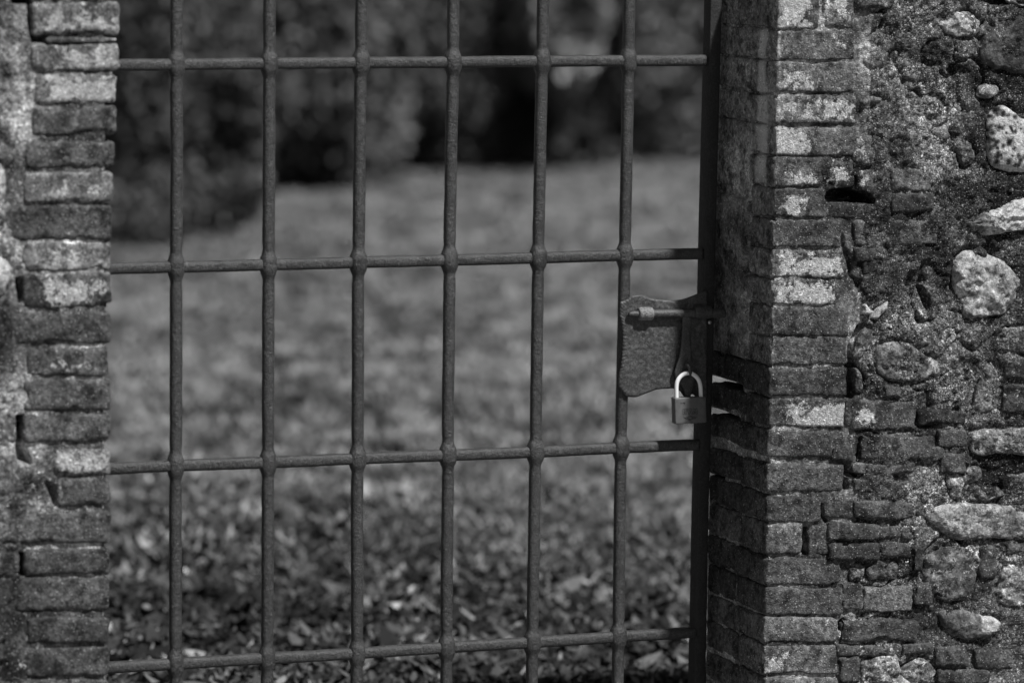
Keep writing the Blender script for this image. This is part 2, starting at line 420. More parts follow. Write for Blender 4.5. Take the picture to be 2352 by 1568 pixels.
def pier_edge(z):      # where the pier's brickwork gives way to rubble, wandering
    zz = np.array([0, .30, .52, .62, .80, .95, 1.10, 1.20, 1.38, 2.4])
    xx = np.array([.70, .66, .655, .65, .66, .645, .655, .66, .665, .66])
    return np.interp(z, zz, xx)

def core(x_corner, sgn, xfar, name, mat, parent, slots=(), stones=(), gaps=(), fine=.0028, rubble=True, flush_reveal=None, xr_face=None, view=.45):
    rec = .0045
    xc = x_corner+sgn*rec
    xs1 = np.arange(0, view, fine); xs2 = np.linspace(view, abs(xfar-xc), 40)[0:]
    fx = xc+sgn*np.r_[xs1, xs2]                      # corner -> far
    ry = np.arange(YF+rec, YB-.004, .004)
    px = np.r_[fx[::-1], np.full(len(ry), xc), xc, fx[-1]]
    py = np.r_[np.full(len(fx), YF+rec), ry, YB, YB]
    typ = np.r_[np.zeros(len(fx)), np.ones(len(ry)), 2, 2]
    zs = np.r_[np.linspace(0, .10, 8)[:-1], np.arange(.10, 1.415, fine)]
    PX, Zm = np.meshgrid(px, zs); PY = np.meshgrid(py, zs)[0]; T = np.meshgrid(typ, zs)[0]
    P = np.stack([PX.ravel(), PY.ravel(), Zm.ravel()], 1); t = T.ravel()
    X, Z = P[:, 0].copy(), P[:, 2].copy()
    front = t == 0; rev = t == 1
    nf = fbm(P, 40, 4, 3); nh = fbm(P, 130, 3, 8, .7); nl = fbm(P, 9, 2, 14); ng = fbm(P, 260, 2, 31, .8)
    if rubble:
        rub = np.clip((sgn*(X-pier_edge(Z)))/.03, 0, 1)
    else:
        rub = np.clip((xr_face(Z)-X)/.02, 0, 1)
    dep = np.where(front, (1-rub)*(.0030*nf+.0016*nh+.0015*nl)+rub*(-rec-.0015+.0065*nf+.0055*nh+.008*nl+.003*ng), 0)
    dep = np.where(rev, .0025+.0015*nf+.001*nh, dep)
    if rubble:
        lump = fbm(P, 17, 3, 205); cr = np.clip(1-np.abs(fbm(P, 15, 3, 211))*11, 0, 1)*np.clip(fbm(P, 7, 2, 219)*2.5+.3, 0, 1)
        dep = dep+np.where(front, rub*(-.009*np.abs(lump)+.004+.011*cr), 0)
    pale = np.where(rub > .5, .10 if rubble else .0, .20)+.34*fbm(P, 12, 3, 77)
    alb = np.where(rub > .5, .082 if rubble else .15, .20)*np.clip(1+1.7*fbm(P, 10, 4, 99), .25, 2.4)
    alb = np.where(rev, .36, alb)
    grain = np.where(rub > .5, .8 if rubble else .5, .5)
    for sw in stones:
        box = front & (X > sw[:, 0].min()-.03) & (X < sw[:, 0].max()+.03) & (Z > sw[:, 1].min()-.03) & (Z < sw[:, 1].max()+.03)
        ii = np.where(box)[0]
        if len(ii) == 0: continue
        d = sdf_poly(X[ii], Z[ii], sw)
        k = np.clip(.55+1.1*fbm(P[ii], 22, 2, 41), 0, 1)
        dep[ii] += k*.008*np.exp(-(d/.005)**2)
    for s_ in slots:
        ii = np.where(front & (X > s_.p[:, 0].min()-.02) & (X < s_.p[:, 0].max()+.02) & (Z > s_.p[:, 1].min()-.02) & (Z < s_.p[:, 1].max()+.02))[0]
        if len(ii) == 0: continue
        d = sdf_poly(X[ii], Z[ii], s_.p)
        dep[ii] += s_.d*np.clip(.5-d/s_.s/2, 0, 1)
    P[:, 1] = np.where(front, P[:, 1]+dep, P[:, 1])
    inset = np.where(rev, dep, 0)
    if flush_reveal is not None:
        fl = flush_reveal(P[:, 1], Z)*rev
        inset = inset*(1-fl)-fl*(rec+.0025)+fl*.0022*fbm(P*np.array([1, 1, .25]), 60, 3, 61)
        alb = np.where((fl > .5), .24, alb); pale = np.where(fl > .5, 0.05, pale); grain = np.where(fl > .5, .0, grain)
    for (zg, hg, xg, yg) in gaps:               # missing mortar at the back arris
        g = np.clip(1-np.abs(Z-zg)/hg, 0, 1)*3; g = np.clip(g, 0, 1)
        yy = np.clip((P[:, 1]-(YB-yg))/yg, 0, 1)
        inset = np.where(t >= 1, inset+g*yy*xg, inset)
        far = (np.arange(len(t)) % len(px)) == len(px)-1
        inset = np.where(far, 0, inset)
    P[:, 0] += sgn*inset
    n0, n1 = len(zs), len(px)
    I = np.arange(n0*n1).reshape(n0, n1)
    J = np.roll(I, -1, axis=1)
    F = np.stack([I[:-1].ravel(), J[:-1].ravel(), J[1:].ravel(), I[1:].ravel()], 1)
    if sgn > 0: F = F[:, ::-1]
    o = mesh_obj(name, P, F, mat, None, dict(alb=alb, pale=np.clip(pale, 0, 1), grain=grain))
    # a plain capping on the closed top
    return put(parent, o)

Yr = lambda kx, ky, k: un(*fr(k, kx, ky), x=XR)[1]
def flush(y, z):
    z0 = un(1700, 1000, x=XR)[2]*0+0.72; z1 = un(1675, 420, x=XR)[2]
    e = -.105+.012*np.sin(z*37)+.008*np.sin(z*91)
    return (np.clip((y-e)/.006, 0, 1))*(z > .755)*(z < z1-.02)
gap1 = un(1650, 888, x=XR)[2]; gap2 = un(1650, 960, x=XR)[2]; gap3 = un(1640, 1096, x=XR)[2]
core(XR, 1, 2.2, 'rubble_mortar', M_MORTAR, wall_r, slots, stone_world, [(gap1, .014, .10, .13), (gap2, .012, .10, .12), (gap3, .008, .06, .06)], flush_reveal=flush)

pier = Bag()
# frame, x0,x1,y0,y1, albedo, pale, extras
PB = [
 ('A', 668, 905, -60, 182, .09, .1, dict(pb=(.05,.65,.05,1.,.75))),
 ('A', 925, 1130, -50, 188, .12, .25, dict(pb=(.1,.7,0,.6,.6), inner=1)),
 ('A', 655, 1128, 192, 378, .10, .2, dict(pb=(.7,.95,.1,.7,.45))),
 ('A', 665, 1135, 388, 582, .11, .3, dict(pb=(.05,.45,.3,1.,.45))),
 ('A', 668, 1138, 600, 778, .12, .3, dict(pb=(.02,.98,.15,.95,.48))),
 ('A', 655, 1185, 795, 975, .12, .22, dict(pb=(.02,.32,.15,1.,.95))),
 ('A', 628, 928, 985, 1172, .10, .2, dict(pb=(.25,.9,.4,.95,.5))),
 ('A', 950, 1132, 990, 1175, .10, .25, dict(pb=(.05,.8,.2,.8,.42), inner=1)),
 ('A', 1160, 1300, 1050, 1180, .10, .3, dict(pb=(0,.6,0,1,.5), inner=1)),
 ('A', 640, 945, 1182, 1366, .09, .2, dict(pb=(.15,.6,.2,1.,.55))),
 ('A', 965, 1245, 1275, 1368, .055, .05, dict(inner=1)),
 ('A', 618, 1050, 1380, 1550, .085, .18, {}),
 ('B', 625, 1062, 155, 328, .10, .15, dict(pb=(.08,.98,.25,1.,.62))),
 ('B', 605, 1015, 345, 502, .09, .1, dict(pb=(.12,.95,.2,.95,.66))),
 ('B', 612, 1088, 510, 695, .075, .02, {}),
 ('B', 600, 1085, 705, 880, .07, .02, {}),
 ('B', 582, 1080, 890, 1072, .07, .02, {}),
 ('B', 592, 1062, 1088, 1265, .08, .12, dict(pb=(.28,.98,.3,1.,.68))),
 ('B', 1065, 1300, 1090, 1272, .10, .25, dict(inner=1, pb=(.1,.9,.3,.9,.4))),
 ('B', 572, 1062, 1290, 1452, .085, .1, dict(pb=(0,.22,0,1,.3))),
 ('C', 582, 1085, 170, 348, .085, .05, {}),
 ('C', 582, 945, 372, 540, .075, .03, {}),
 ('C', 958, 1145, 375, 512, .085, .03, dict(inner=1)),
 ('C', 575, 812, 550, 745, .13, .12, {}),
 ('C', 862, 1040, 560, 752, .07, .05, dict(inner=1)),
 ('C', 565, 1062, 762, 940, .085, .03, {}),
 ('C', 578, 1080, 955, 1132, .075, .1, {}),
 ('C', 568, 1035, 1148, 1312, .13, .18, {}),
 ('C', 555, 1045, 1325, 1512, .14, .2, dict(pb=(.08,.25,.5,1.,.7))),
 ('C', 570, 1050, 1530, 1700, .15, .25, {}),
]
sd = 11
GAPS = {('B', 890): (0, .007), ('B', 1088): (.004, .007), ('B', 1290): (.004, .004), ('C', 170): (.004, .0)}
for (k, x0, x1, y0, y1, alb, pale, ex) in PB:
    sd += 7
    q = rect(k, x0, x1, y0, y1)
    inner = ex.get('inner')
    if not inner:
        # a corner brick: its end (or side) is the reveal face
        dep = None
        zc = (q[0][1]+q[3][1])/2
        if .76 < zc < 1.13: yb = YF+.098+rng.uniform(-.006, .006)
        elif zc < .76: yb = YF+rng.choice([.095, .11, .13])
        else: yb = YB-.01
        jx = q[0][0]-XR
        q[0] = (XR+jx*.25, q[0][1]); q[3] = (XR+jx*.25, q[3][1])
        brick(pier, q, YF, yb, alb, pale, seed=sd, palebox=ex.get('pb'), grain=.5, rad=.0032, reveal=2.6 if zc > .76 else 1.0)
        if yb < -.06 and not (.76 < zc < 1.13):
            gh, gl = GAPS.get((k, y0), (0, 0))
            q2 = [(XR+.001, q[0][1]+.001-gh), (XR+.12, q[0][1]-gh), (XR+.12, q[3][1]+gl), (XR+.001, q[3][1]-.001+gl)]
            brick(pier, q2, yb+.008, YB-.002, alb*.9, 0, seed=sd+3, grain=.3)
    else:
        brick(pier, q, YF+rng.uniform(-.001, .003), YF+.05, alb, pale, seed=sd, palebox=ex.get('pb'), grain=.55)
# courses above and below the picture
def course_fill(bag, z0, z1, x0, x1, up=True, sgn=1):
    z = z0
    while z < z1:
        h = .05+rng.uniform(-.003, .003)
        L = rng.choice([.115, .135, .14])
        xa, xb = (x0, x0+L) if sgn > 0 else (x0-L, x0)
        brick(bag, [(xa, z+h-.008), (xb, z+h-.008), (xb, z), (xa, z)], YF, YB-.01, rng.uniform(.07, .13), .15, seed=int(z*1000), cell=.006)
        z += h
ztop = W('A', 668, -60, YF)[2]; zbot = W('C', 555, 1700, YF)[2]
course_fill(pier, ztop+.008, 1.37, XR, 0); course_fill(pier, .0, zbot-.055, XR, 0)
# one more course right under the last traced one
pier.build('brick_pier', M_BRICK, wall_r)

rb = Bag()    # brick pieces scattered through the rubble face
RB = [
 ('D', 265, 520, 1060, 1192, .10, .2, {}), ('D', 262, 530, 1208, 1330, .05, .05, {}), ('D', 15, 545, 1378, 1532, .115, .05, {}),
 ('D', 20, 200, 1545, 1650, .07, .05, {}), ('E', 85, 225, 350, 440, .07, .02, {}), ('E', 75, 205, 190, 312, .07, .05, {}),
 ('E', 5, 420, 1100, 1275, .11, .2, dict(pb=(.02,.3,.3,.9,.6))), ('E', 435, 730, 1165, 1252, .05, .0, {}),
 ('E', 70, 530, 1318, 1470, .10, .15, {}), ('F', 10, 410, 165, 240, .13, .15, {}), ('F', 20, 230, 265, 350, .09, .05, {}),
 ('F', 25, 400, 402, 510, .08, .03, {}), ('F', -140, 322, 548, 656, .09, .05, {}), ('F', 192, 390, 672, 770, .07, .05, {}),
 ('F', -130, 180, 665, 770, .06, .1, {}), ('F', 90, 400, 945, 1112, .14, .1, {}), ('F', -60, 90, 930, 1110, .08, .15, {}),
 ('F', -60, 430, 1160, 1290, .085, .1, {}), ('F', -90, 300, 1330, 1395, .09, .3, {}), ('F', -80, 60, 1400, 1568, .08, .2, {}),
 ('D', 10, 140, 850, 1030, .12, .3, {}),
 ('F', -130, 15, 60, 150, .07, .05, {}), ('F', 420, 600, 60, 150, .09, .2, {}), ('F', 240, 470, 262, 345, .08, .1, {}), ('F', 405, 470, 400, 500, .1, .1, {}),
 ('F', 335, 455, 560, 640, .07, .1, {}), ('F', 395, 470, 690, 860, .06, .1, {}), ('F', 410, 520, 930, 1060, .1, .3, {}), ('F', 330, 520, 1320, 1385, .08, .2, {}),
 ('D', 30, 250, -40, 60, .1, .3, {}), ('E', 210, 330, 1000, 1085, .1, .15, {}), ('E', 545, 740, 1290, 1400, .09, .2, {}), ('E', 560, 720, 1430, 1560, .08, .2, {}),
 ('E', 960, 1180, 830, 960, .08, .2, {}), ('E', 960, 1150, 1000, 1170, .07, .2, {}), ('F', 830, 930, 700, 900, .07, .2, {}), ('F', 1000, 1200, 680, 740, .1, .3, {}),
 ('F', 540, 760, 1330, 1460, .08, .2, {}), ('F', 800, 1040, 1330, 1470, .07, .15, {}), ('F', 560, 900, 1480, 1568, .08, .15, {}),
]
for (k, x0, x1, y0, y1, alb, pale, ex) in RB:
    sd += 5
    q = rect(k, x0, x1, y0, y1)
    q = [(a+rng.uniform(-.002, .002), b+rng.uniform(-.002, .002)) for a, b in q]
    brick(rb, q, YF-rng.uniform(.001, .006), YF+.045, alb, pale, seed=sd, palebox=ex.get('pb'), grain=.5, rad=.004, amp=1.5, wob=2.0)
# outside the picture: brick pieces and stones laid at random
taken = []
for i in range(700):
    x, z = rng.uniform(.72, 2.15), rng.uniform(.03, 1.54)
    if x < 1.02 and .22 < z < 1.42: continue
    wd, ht = rng.uniform(.08, .24), rng.uniform(.04, .1)
    if x-wd/2 < .69 or z+ht/2 > 1.40 or z-ht/2 < .01: continue
    if x-wd/2 < 1.02 and z+ht/2 > .22 and z-ht/2 < 1.42: continue
    if any(abs(x-a) < (wd+c)/2+.008 and abs(z-b) < (ht+d)/2+.008 for a, b, c, d in taken): continue
    taken.append((x, z, wd, ht))
    if ht < .06:
        brick(rb, [(x-wd/2, z+ht/2), (x+wd/2, z+ht/2), (x+wd/2, z-ht/2), (x-wd/2, z-ht/2)], YF-.002, YF+.04, rng.uniform(.06, .13), .1, seed=i, cell=.008, wob=2)
    else:
        an = np.linspace(0, 2*math.pi, 9)[:-1]; rr = rng.uniform(.85, 1.1, 8)
        poly = [(x+wd/2*math.cos(a)*r_*1.05, z-ht/2*math.sin(a)*r_*1.1) for a, r_ in zip(an, rr)]
        V, F, at = stone_mesh(poly, rng.uniform(.005, .014), i, rng.choice([.1, .15, .25, .35]), rng.uniform(0, .4), na=40, nr=10, facet=.4)
        rb.add(V, F, **at)
rb.build('broken_bricks', M_BRICK, wall_r)

for i, (s, sw) in enumerate(zip(stones_r, stone_world)):
    size = max(np.ptp(sw[:, 0]), np.ptp(sw[:, 1]))
    na = int(min(260, max(48, size*3.1/.0028))); nr = int(min(60, max(10, size/2/.0028)))
    small = s[6] is None and s[3] < .5
    V, F, at = stone_mesh(sw, s[2]*(.35 if small else .85), 300+i*13, s[3], s[4], na=na, nr=nr, facet=s[5], power=5 if size > .05 else 3, amp=1.7 if small else 1.1, grain=.6 if small else .3)
    if s[6] and s[6].startswith('white pitted'):      # black pits in the white stone, mostly on its left half
        for j in range(75):
            cx = sw[:, 0].min()+abs(rng.normal(0, .35))*np.ptp(sw[:, 0]); cz = rng.uniform(sw[:, 1].min(), sw[:, 1].max())
            r_ = rng.uniform(.0015, .0055); dd = np.hypot(V[:, 0]-cx, V[:, 2]-cz)
            k = np.clip(1.6-dd/r_*1.2, 0, 1); V[:, 1] += k*r_*.15
            at['alb'] = at['alb']*(1-.93*k); at['pale'] = at['pale']-2*k
    if s[6] and s[6].startswith('pointed'):
        k = (V[:, 0] > W('F', 830, 1180, YF)[0]) & (V[:, 2] > W('F', 830, 1235, YF)[2]); at['pale'] = np.where(k, 1., at['pale'])
    if s[6] and s[6].startswith('long split'):
        k = np.clip((W('D', 850, 1400, YF)[0]-V[:, 0])/.02+.5, 0, 1); at['pale'] -= k*.7; at['alb'] *= 1-.7*k
    o = mesh_obj('stone', V, F[:, ::-1], M_STONE, None, at)
    if s[6]: o['label'] = s[6]
    put(wall_r, o)

# ================================================================== LEFT WALL
wall_l = tag(empty('brick_wall', (-1.2, -.12, 0)), 'old brick wall end with pale mortar on the hinge side of the gate', 'wall')
lb = Bag()
LB = [
 ('L', 205, 720, -190, 8, .12, .2, {}),
 ('L', 200, 752, 20, 230, .20, .42, dict(pb=(.1,1.,.3,1.,.5))),
 ('L', 288, 733, 236, 270, .18, .2, {}),
 ('L', 200, 745, 278, 448, .20, .45, dict(pb=(.3,1.,.2,1.,.52))),
 ('L', 215, 740, 458, 655, .17, .35, dict(pb=(.15,1.,.2,.95,.66))),
 ('L', 205, 733, 668, 850, .115, .05, {}),
 ('L', 165, 728, 885, 1058, .105, .05, {}),
 ('L', 150, 714, 1085, 1278, .17, .2, dict(pb=(.2,.95,.3,.9,.36))),
 ('L', -140, 707, 1295, 1515, .095, .0, {}),
 ('M', 140, 702, 112, 292, .17, .15, dict(pb=(.25,.95,.3,.95,.42))),
 ('M', 150, 706, 300, 525, .11, .1, dict(pb=(.2,.95,.2,.9,.55))),
 ('M', -140, 700, 552, 752, .105, .0, {}),
 ('M', 165, 690, 772, 955, .12, .1, dict(pb=(.2,.8,.4,.9,.36))),
 ('M', 150, 705, 975, 1170, .12, .02, {}),
 ('M', 155, 698, 1185, 1368, .115, .02, {}), ('M', -140, 105, 1205, 1372, .11, .02, {}),
 ('N', 350, 712, 75, 250, .17, .3, dict(pb=(.05,.95,.1,.95,.5))), ('N', -140, 230, 190, 320, .07, 0, {}),
 ('N', 378, 708, 262, 440, .09, .0, {}),
 ('N', -140, 708, 480, 682, .09, .03, {}),
 ('N', 158, 705, 715, 880, .085, .02, {}), ('N', -140, 130, 735, 880, .08, .05, {}),
 ('N', -140, 700, 895, 1112, .08, .03, {}),
 ('N', 160, 700, 1150, 1322, .07, .02, {}),
 ('N', 160, 702, 1345, 1532, .08, .03, {}),
 ('N', -60, 700, 1550, 1740, .09, .1, {}),
]
for (k, x0, x1, y0, y1, alb, pale, ex) in LB:
    sd += 5
    q = rect(k, x0, x1, y0, y1, y0r=y0-6, y1r=y1-8)
    brick(lb, q, YF+rng.uniform(-.002, .001), YB-.01, alb*.9, pale*.8, seed=sd, palebox=ex.get('pb'), grain=.35, rad=.007, cell=.004)
course_fill(lb, W('L', 205, -190, YF)[2]+.008, 1.37, XL, 0, sgn=-1); course_fill(lb, 0, W('N', 0, 1740, YF)[2]-.055, XL, 0, sgn=-1)
for i in range(500):
    x, z = rng.uniform(-2.1, -.7), rng.uniform(.03, 1.54)
    wd, ht = rng.uniform(.1, .26), rng.uniform(.04, .055)
    if x+wd/2 > -.845 and .25 < z < 1.4: continue
    if x+wd/2 > -.80 or z+ht/2 > 1.40 or z-ht/2 < .01: continue
    if any(abs(x-a) < (wd+c)/2+.008 and abs(z-b) < (ht+d)/2+.008 for a, b, c, d in taken): continue
    taken.append((x, z, wd, ht))
    brick(lb, [(x-wd/2, z+ht/2), (x+wd/2, z+ht/2), (x+wd/2, z-ht/2), (x-wd/2, z-ht/2)], YF-.002, YF+.04, rng.uniform(.08, .2), .15, seed=i, cell=.008, wob=2)
lb.build('bricks', M_BRICK, wall_l)
slots_l = [Slot('M', [(112,1205),(150,1205),(150,1370),(115,1370)], .07), Slot('N', [(130,745),(155,745),(158,872),(132,872)], .06),
           Slot('L', [(90,-30),(200,-30),(200,18),(90,18)], .06), Slot('L', [(185,20),(200,20),(205,225),(285,240),(285,268),(215,262),(190,150)], .03),
           Slot('M', [(108,340),(135,340),(150,450),(130,490)], .04),
           Slot('N', [(300,290),(360,320),(380,440),(355,440)], .02), Slot('M', [(105,1385),(150,1385),(200,1500),(120,1480)], .03)]
st_l = [('M', [(-140,190),(-20,185),(40,210),(70,260),(75,320),(50,390),(10,450),(-140,470)], .012, .42, .5), ('L', [(-140,1000),(-10,990),(20,1040),(45,1120),(40,1250),(-10,1290),(-140,1290)], .006, .3, .4)]
slw = [np.array([[W(s[0], a, b, YF)[0], W(s[0], a, b, YF)[2]] for a, b in s[1]]) for s in st_l]
core(XL, -1, -2.2, 'wall_mortar', M_MORTAR, wall_l, slots_l, slw, [], rubble=False,
     xr_face=lambda z: np.interp(z, [0, .3, .6, .62, .9, 1.2, 2.3], [-.80, -.80, -.775, -.79, -.805, -.795, -.80]), view=.26)
for i, (s, sw) in enumerate(zip(st_l, slw)):
    V, F, at = stone_mesh(sw, s[2], 900+i, s[3], s[4], na=120, nr=24, facet=.2)
    put(wall_l, mesh_obj('stone', V, F[:, ::-1], M_STONE, None, at))

# ================================================================== GATE
gate = tag(empty('iron_gate', (-.1, 0, .05)), 'dark wrought iron bar gate with bars threaded through forged eyes', 'gate')
def loft(path, sec, scale, closed_caps=True):
    """path (n,3); sec (m,2) applied on given axes per point list"""
    pass
def rsq(m_, nexp=4.2):
    a = np.linspace(0, 2*math.pi, m_, endpoint=False)+math.pi/m_
    n = nexp
    c, s = np.cos(a), np.sin(a)
    k = (np.abs(c)**n+np.abs(s)**n)**(-1/n)
    return np.stack([c*k, s*k], 1)
def bar_mesh(path, hw, hd, ax1, ax2, swell=None, m_=28, nexp=2.35):
    S = rsq(m_, nexp); V = []
    n = len(path)
    hw = np.broadcast_to(hw, n); hd = np.broadcast_to(hd, n)
    V = path[:, None, :]+S[None, :, 0:1]*hw[:, None, None]*ax1+S[None, :, 1:2]*hd[:, None, None]*ax2
    V = V.reshape(-1, 3)
    I = np.arange(n*m_).reshape(n, m_); J = np.roll(I, -1, 1)
    F = np.stack([I[:-1].ravel(), J[:-1].ravel(), J[1:].ravel(), I[1:].ravel()], 1)
    c0, c1 = len(V), len(V)+1
    V = np.vstack([V, path[0], path[-1]])
    ii = np.arange(0, m_, 2)
    F = np.vstack([F, np.stack([np.full(len(ii), c0), I[0, (ii+2) % m_], I[0, ii+1], I[0, ii]], 1),
                   np.stack([np.full(len(ii), c1), I[-1, ii], I[-1, ii+1], I[-1, (ii+2) % m_]], 1)])
    return V, F
rowsX = [[405.5,618.5,828.5,1039.7,1244.8,1443.2],[404.9,616.1,823,1031.8,1235.7,1434.6],[403.7,614.9,821.2,1028.1,1229.5,1426.1],[403.1,613.6,819.4,1025,1222.8,1420]]
rowsY = [[148.3,146.5,144.7,143.4,141,140.4],[613.2,608.4,602.9,598,591.9,587],[1069,1061.9,1053.3,1044.8,1037.5,1028.3],[1523.2,1510.9,1500,1486.5,1474.3,1461.5]]
KX = np.array([[un(rowsX[j][i], rowsY[j][i], y=0) for i in range(6)] for j in range(4)])  # j,i,3
ax, ay, az = np.eye(3)
ROWZ = [KX[j, :, 2].mean() for j in range(4)]
dz = .3325
ex_rows = [ROWZ[0]+dz*2, ROWZ[0]+dz]
bar_x0 = KX[:, 0, 0].mean()
def hz(j, x):           # height of rail j at x
    return np.interp(x, KX[j, :, 0], KX[j, :, 2])
vx_list = []
for i in list(range(6))+[-1, -2]:
    zz = np.arange(.09, 1.43, .004)
    if i >= 0:
        kz = KX[::-1, i, 2]; kx = KX[::-1, i, 0]
        xx = np.interp(zz, kz, kx)
        cross = [KX[j, i, 2] for j in range(4)]+[KX[0, i, 2]+dz]
    else:
        xx = np.full(len(zz), bar_x0+(.16*i)); cross = [KX[j, 0, 2] for j in range(4)]+[KX[0, 0, 2]+dz]
    P0 = np.stack([xx, np.zeros_like(zz), zz], 1)
    xx = xx+.0009*fbm(P0+i*3.3, 9, 2, 5+i)+.0003*fbm(P0+i*3.3, 50, 2, 25+i)
    vx_list.append((i, xx.mean()))
    yy = .0012*fbm(P0+i*7.1, 7, 2, 45+i)
    sw = sum((1+.12*math.sin(7*i+c*40))*np.exp(-(np.abs(zz-c)/.0168)**4.0) for c in cross)
    neck = sum(np.exp(-((np.abs(zz-c)-.026)/.007)**2) for c in cross)
    hw = .0103*(1+.42*sw-.07*neck)+.00025*fbm(P0, 60, 2, 9+i); hd = .0098*(1+.42*sw)+.0002*fbm(P0, 60, 2, 19+i)
    V, F = bar_mesh(np.stack([xx, yy, zz], 1), hw, hd, ax, ay)
    put(gate, mesh_obj('vertical_bar', V, F, M_IRON))
SX0, SX1 = .4635, .4850       # lock stile
for j in range(4):
    xs = np.arange(bar_x0-.40, SX0+.004, .004)
    if j < 4: zz = hz(j, xs)
    else: zz = hz(0, xs)+dz*(j-3)
    P0 = np.stack([xs, xs*0, zz], 1)
    zz = zz+.0006*fbm(P0, 12, 2, 70+j); hw = .0098+.0003*fbm(P0, 50, 2, 80+j)
    V, F = bar_mesh(np.stack([xs, xs*0+.0005, zz], 1), hw*.95, hw, ay, az, nexp=2.9)
    put(gate, mesh_obj('horizontal_bar', V, F, M_IRON))
def box_v(x0, x1, y0, y1, z0, z1, rad=.002, cell=.01):
    n = (4, 4, max(2, int((z1-z0)/cell)))
    U, F = lattice_box(*n)
    h = np.array([x1-x0, y1-y0, z1-z0])/2; c = np.array([x0+x1, y0+y1, z0+z1])/2
    # push lattice lines near the edges for a small bevel
    def warp(u, hh): return np.where((u > 0) & (u < 1), np.where(u < .5, rad/hh/2, np.where(u > .5, 1-rad/hh/2, .5)), u)
    Un = U.copy(); Un[:, 0] = warp(U[:, 0], h[0]); Un[:, 1] = warp(U[:, 1], h[1])
    P = (Un-.5)*2*h
    Q = np.clip(P, -(h-rad), h-rad); N = P-Q; L = np.linalg.norm(N, axis=1, keepdims=True)
    return Q+N/np.maximum(L, 1e-9)*np.minimum(L, rad)+c, F
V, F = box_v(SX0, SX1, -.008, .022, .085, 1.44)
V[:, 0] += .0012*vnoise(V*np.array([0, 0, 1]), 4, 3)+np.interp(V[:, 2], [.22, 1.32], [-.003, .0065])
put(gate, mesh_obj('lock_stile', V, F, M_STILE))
V, F = box_v(bar_x0-.42, bar_x0-.39, -.012, .018, .0, 1.46); put(gate, mesh_obj('hinge_stile', V, F, M_IRON))
for zc, nm in ((.088, 'bottom_rail'), (1.43, 'top_rail')):
    xs = np.linspace(bar_x0-.40, SX0+.004, 60); V, F = bar_mesh(np.stack([xs, xs*0, xs*0+zc], 1), .010, .010, ay, az); put(gate, mesh_obj(nm, V, F, M_IRON))

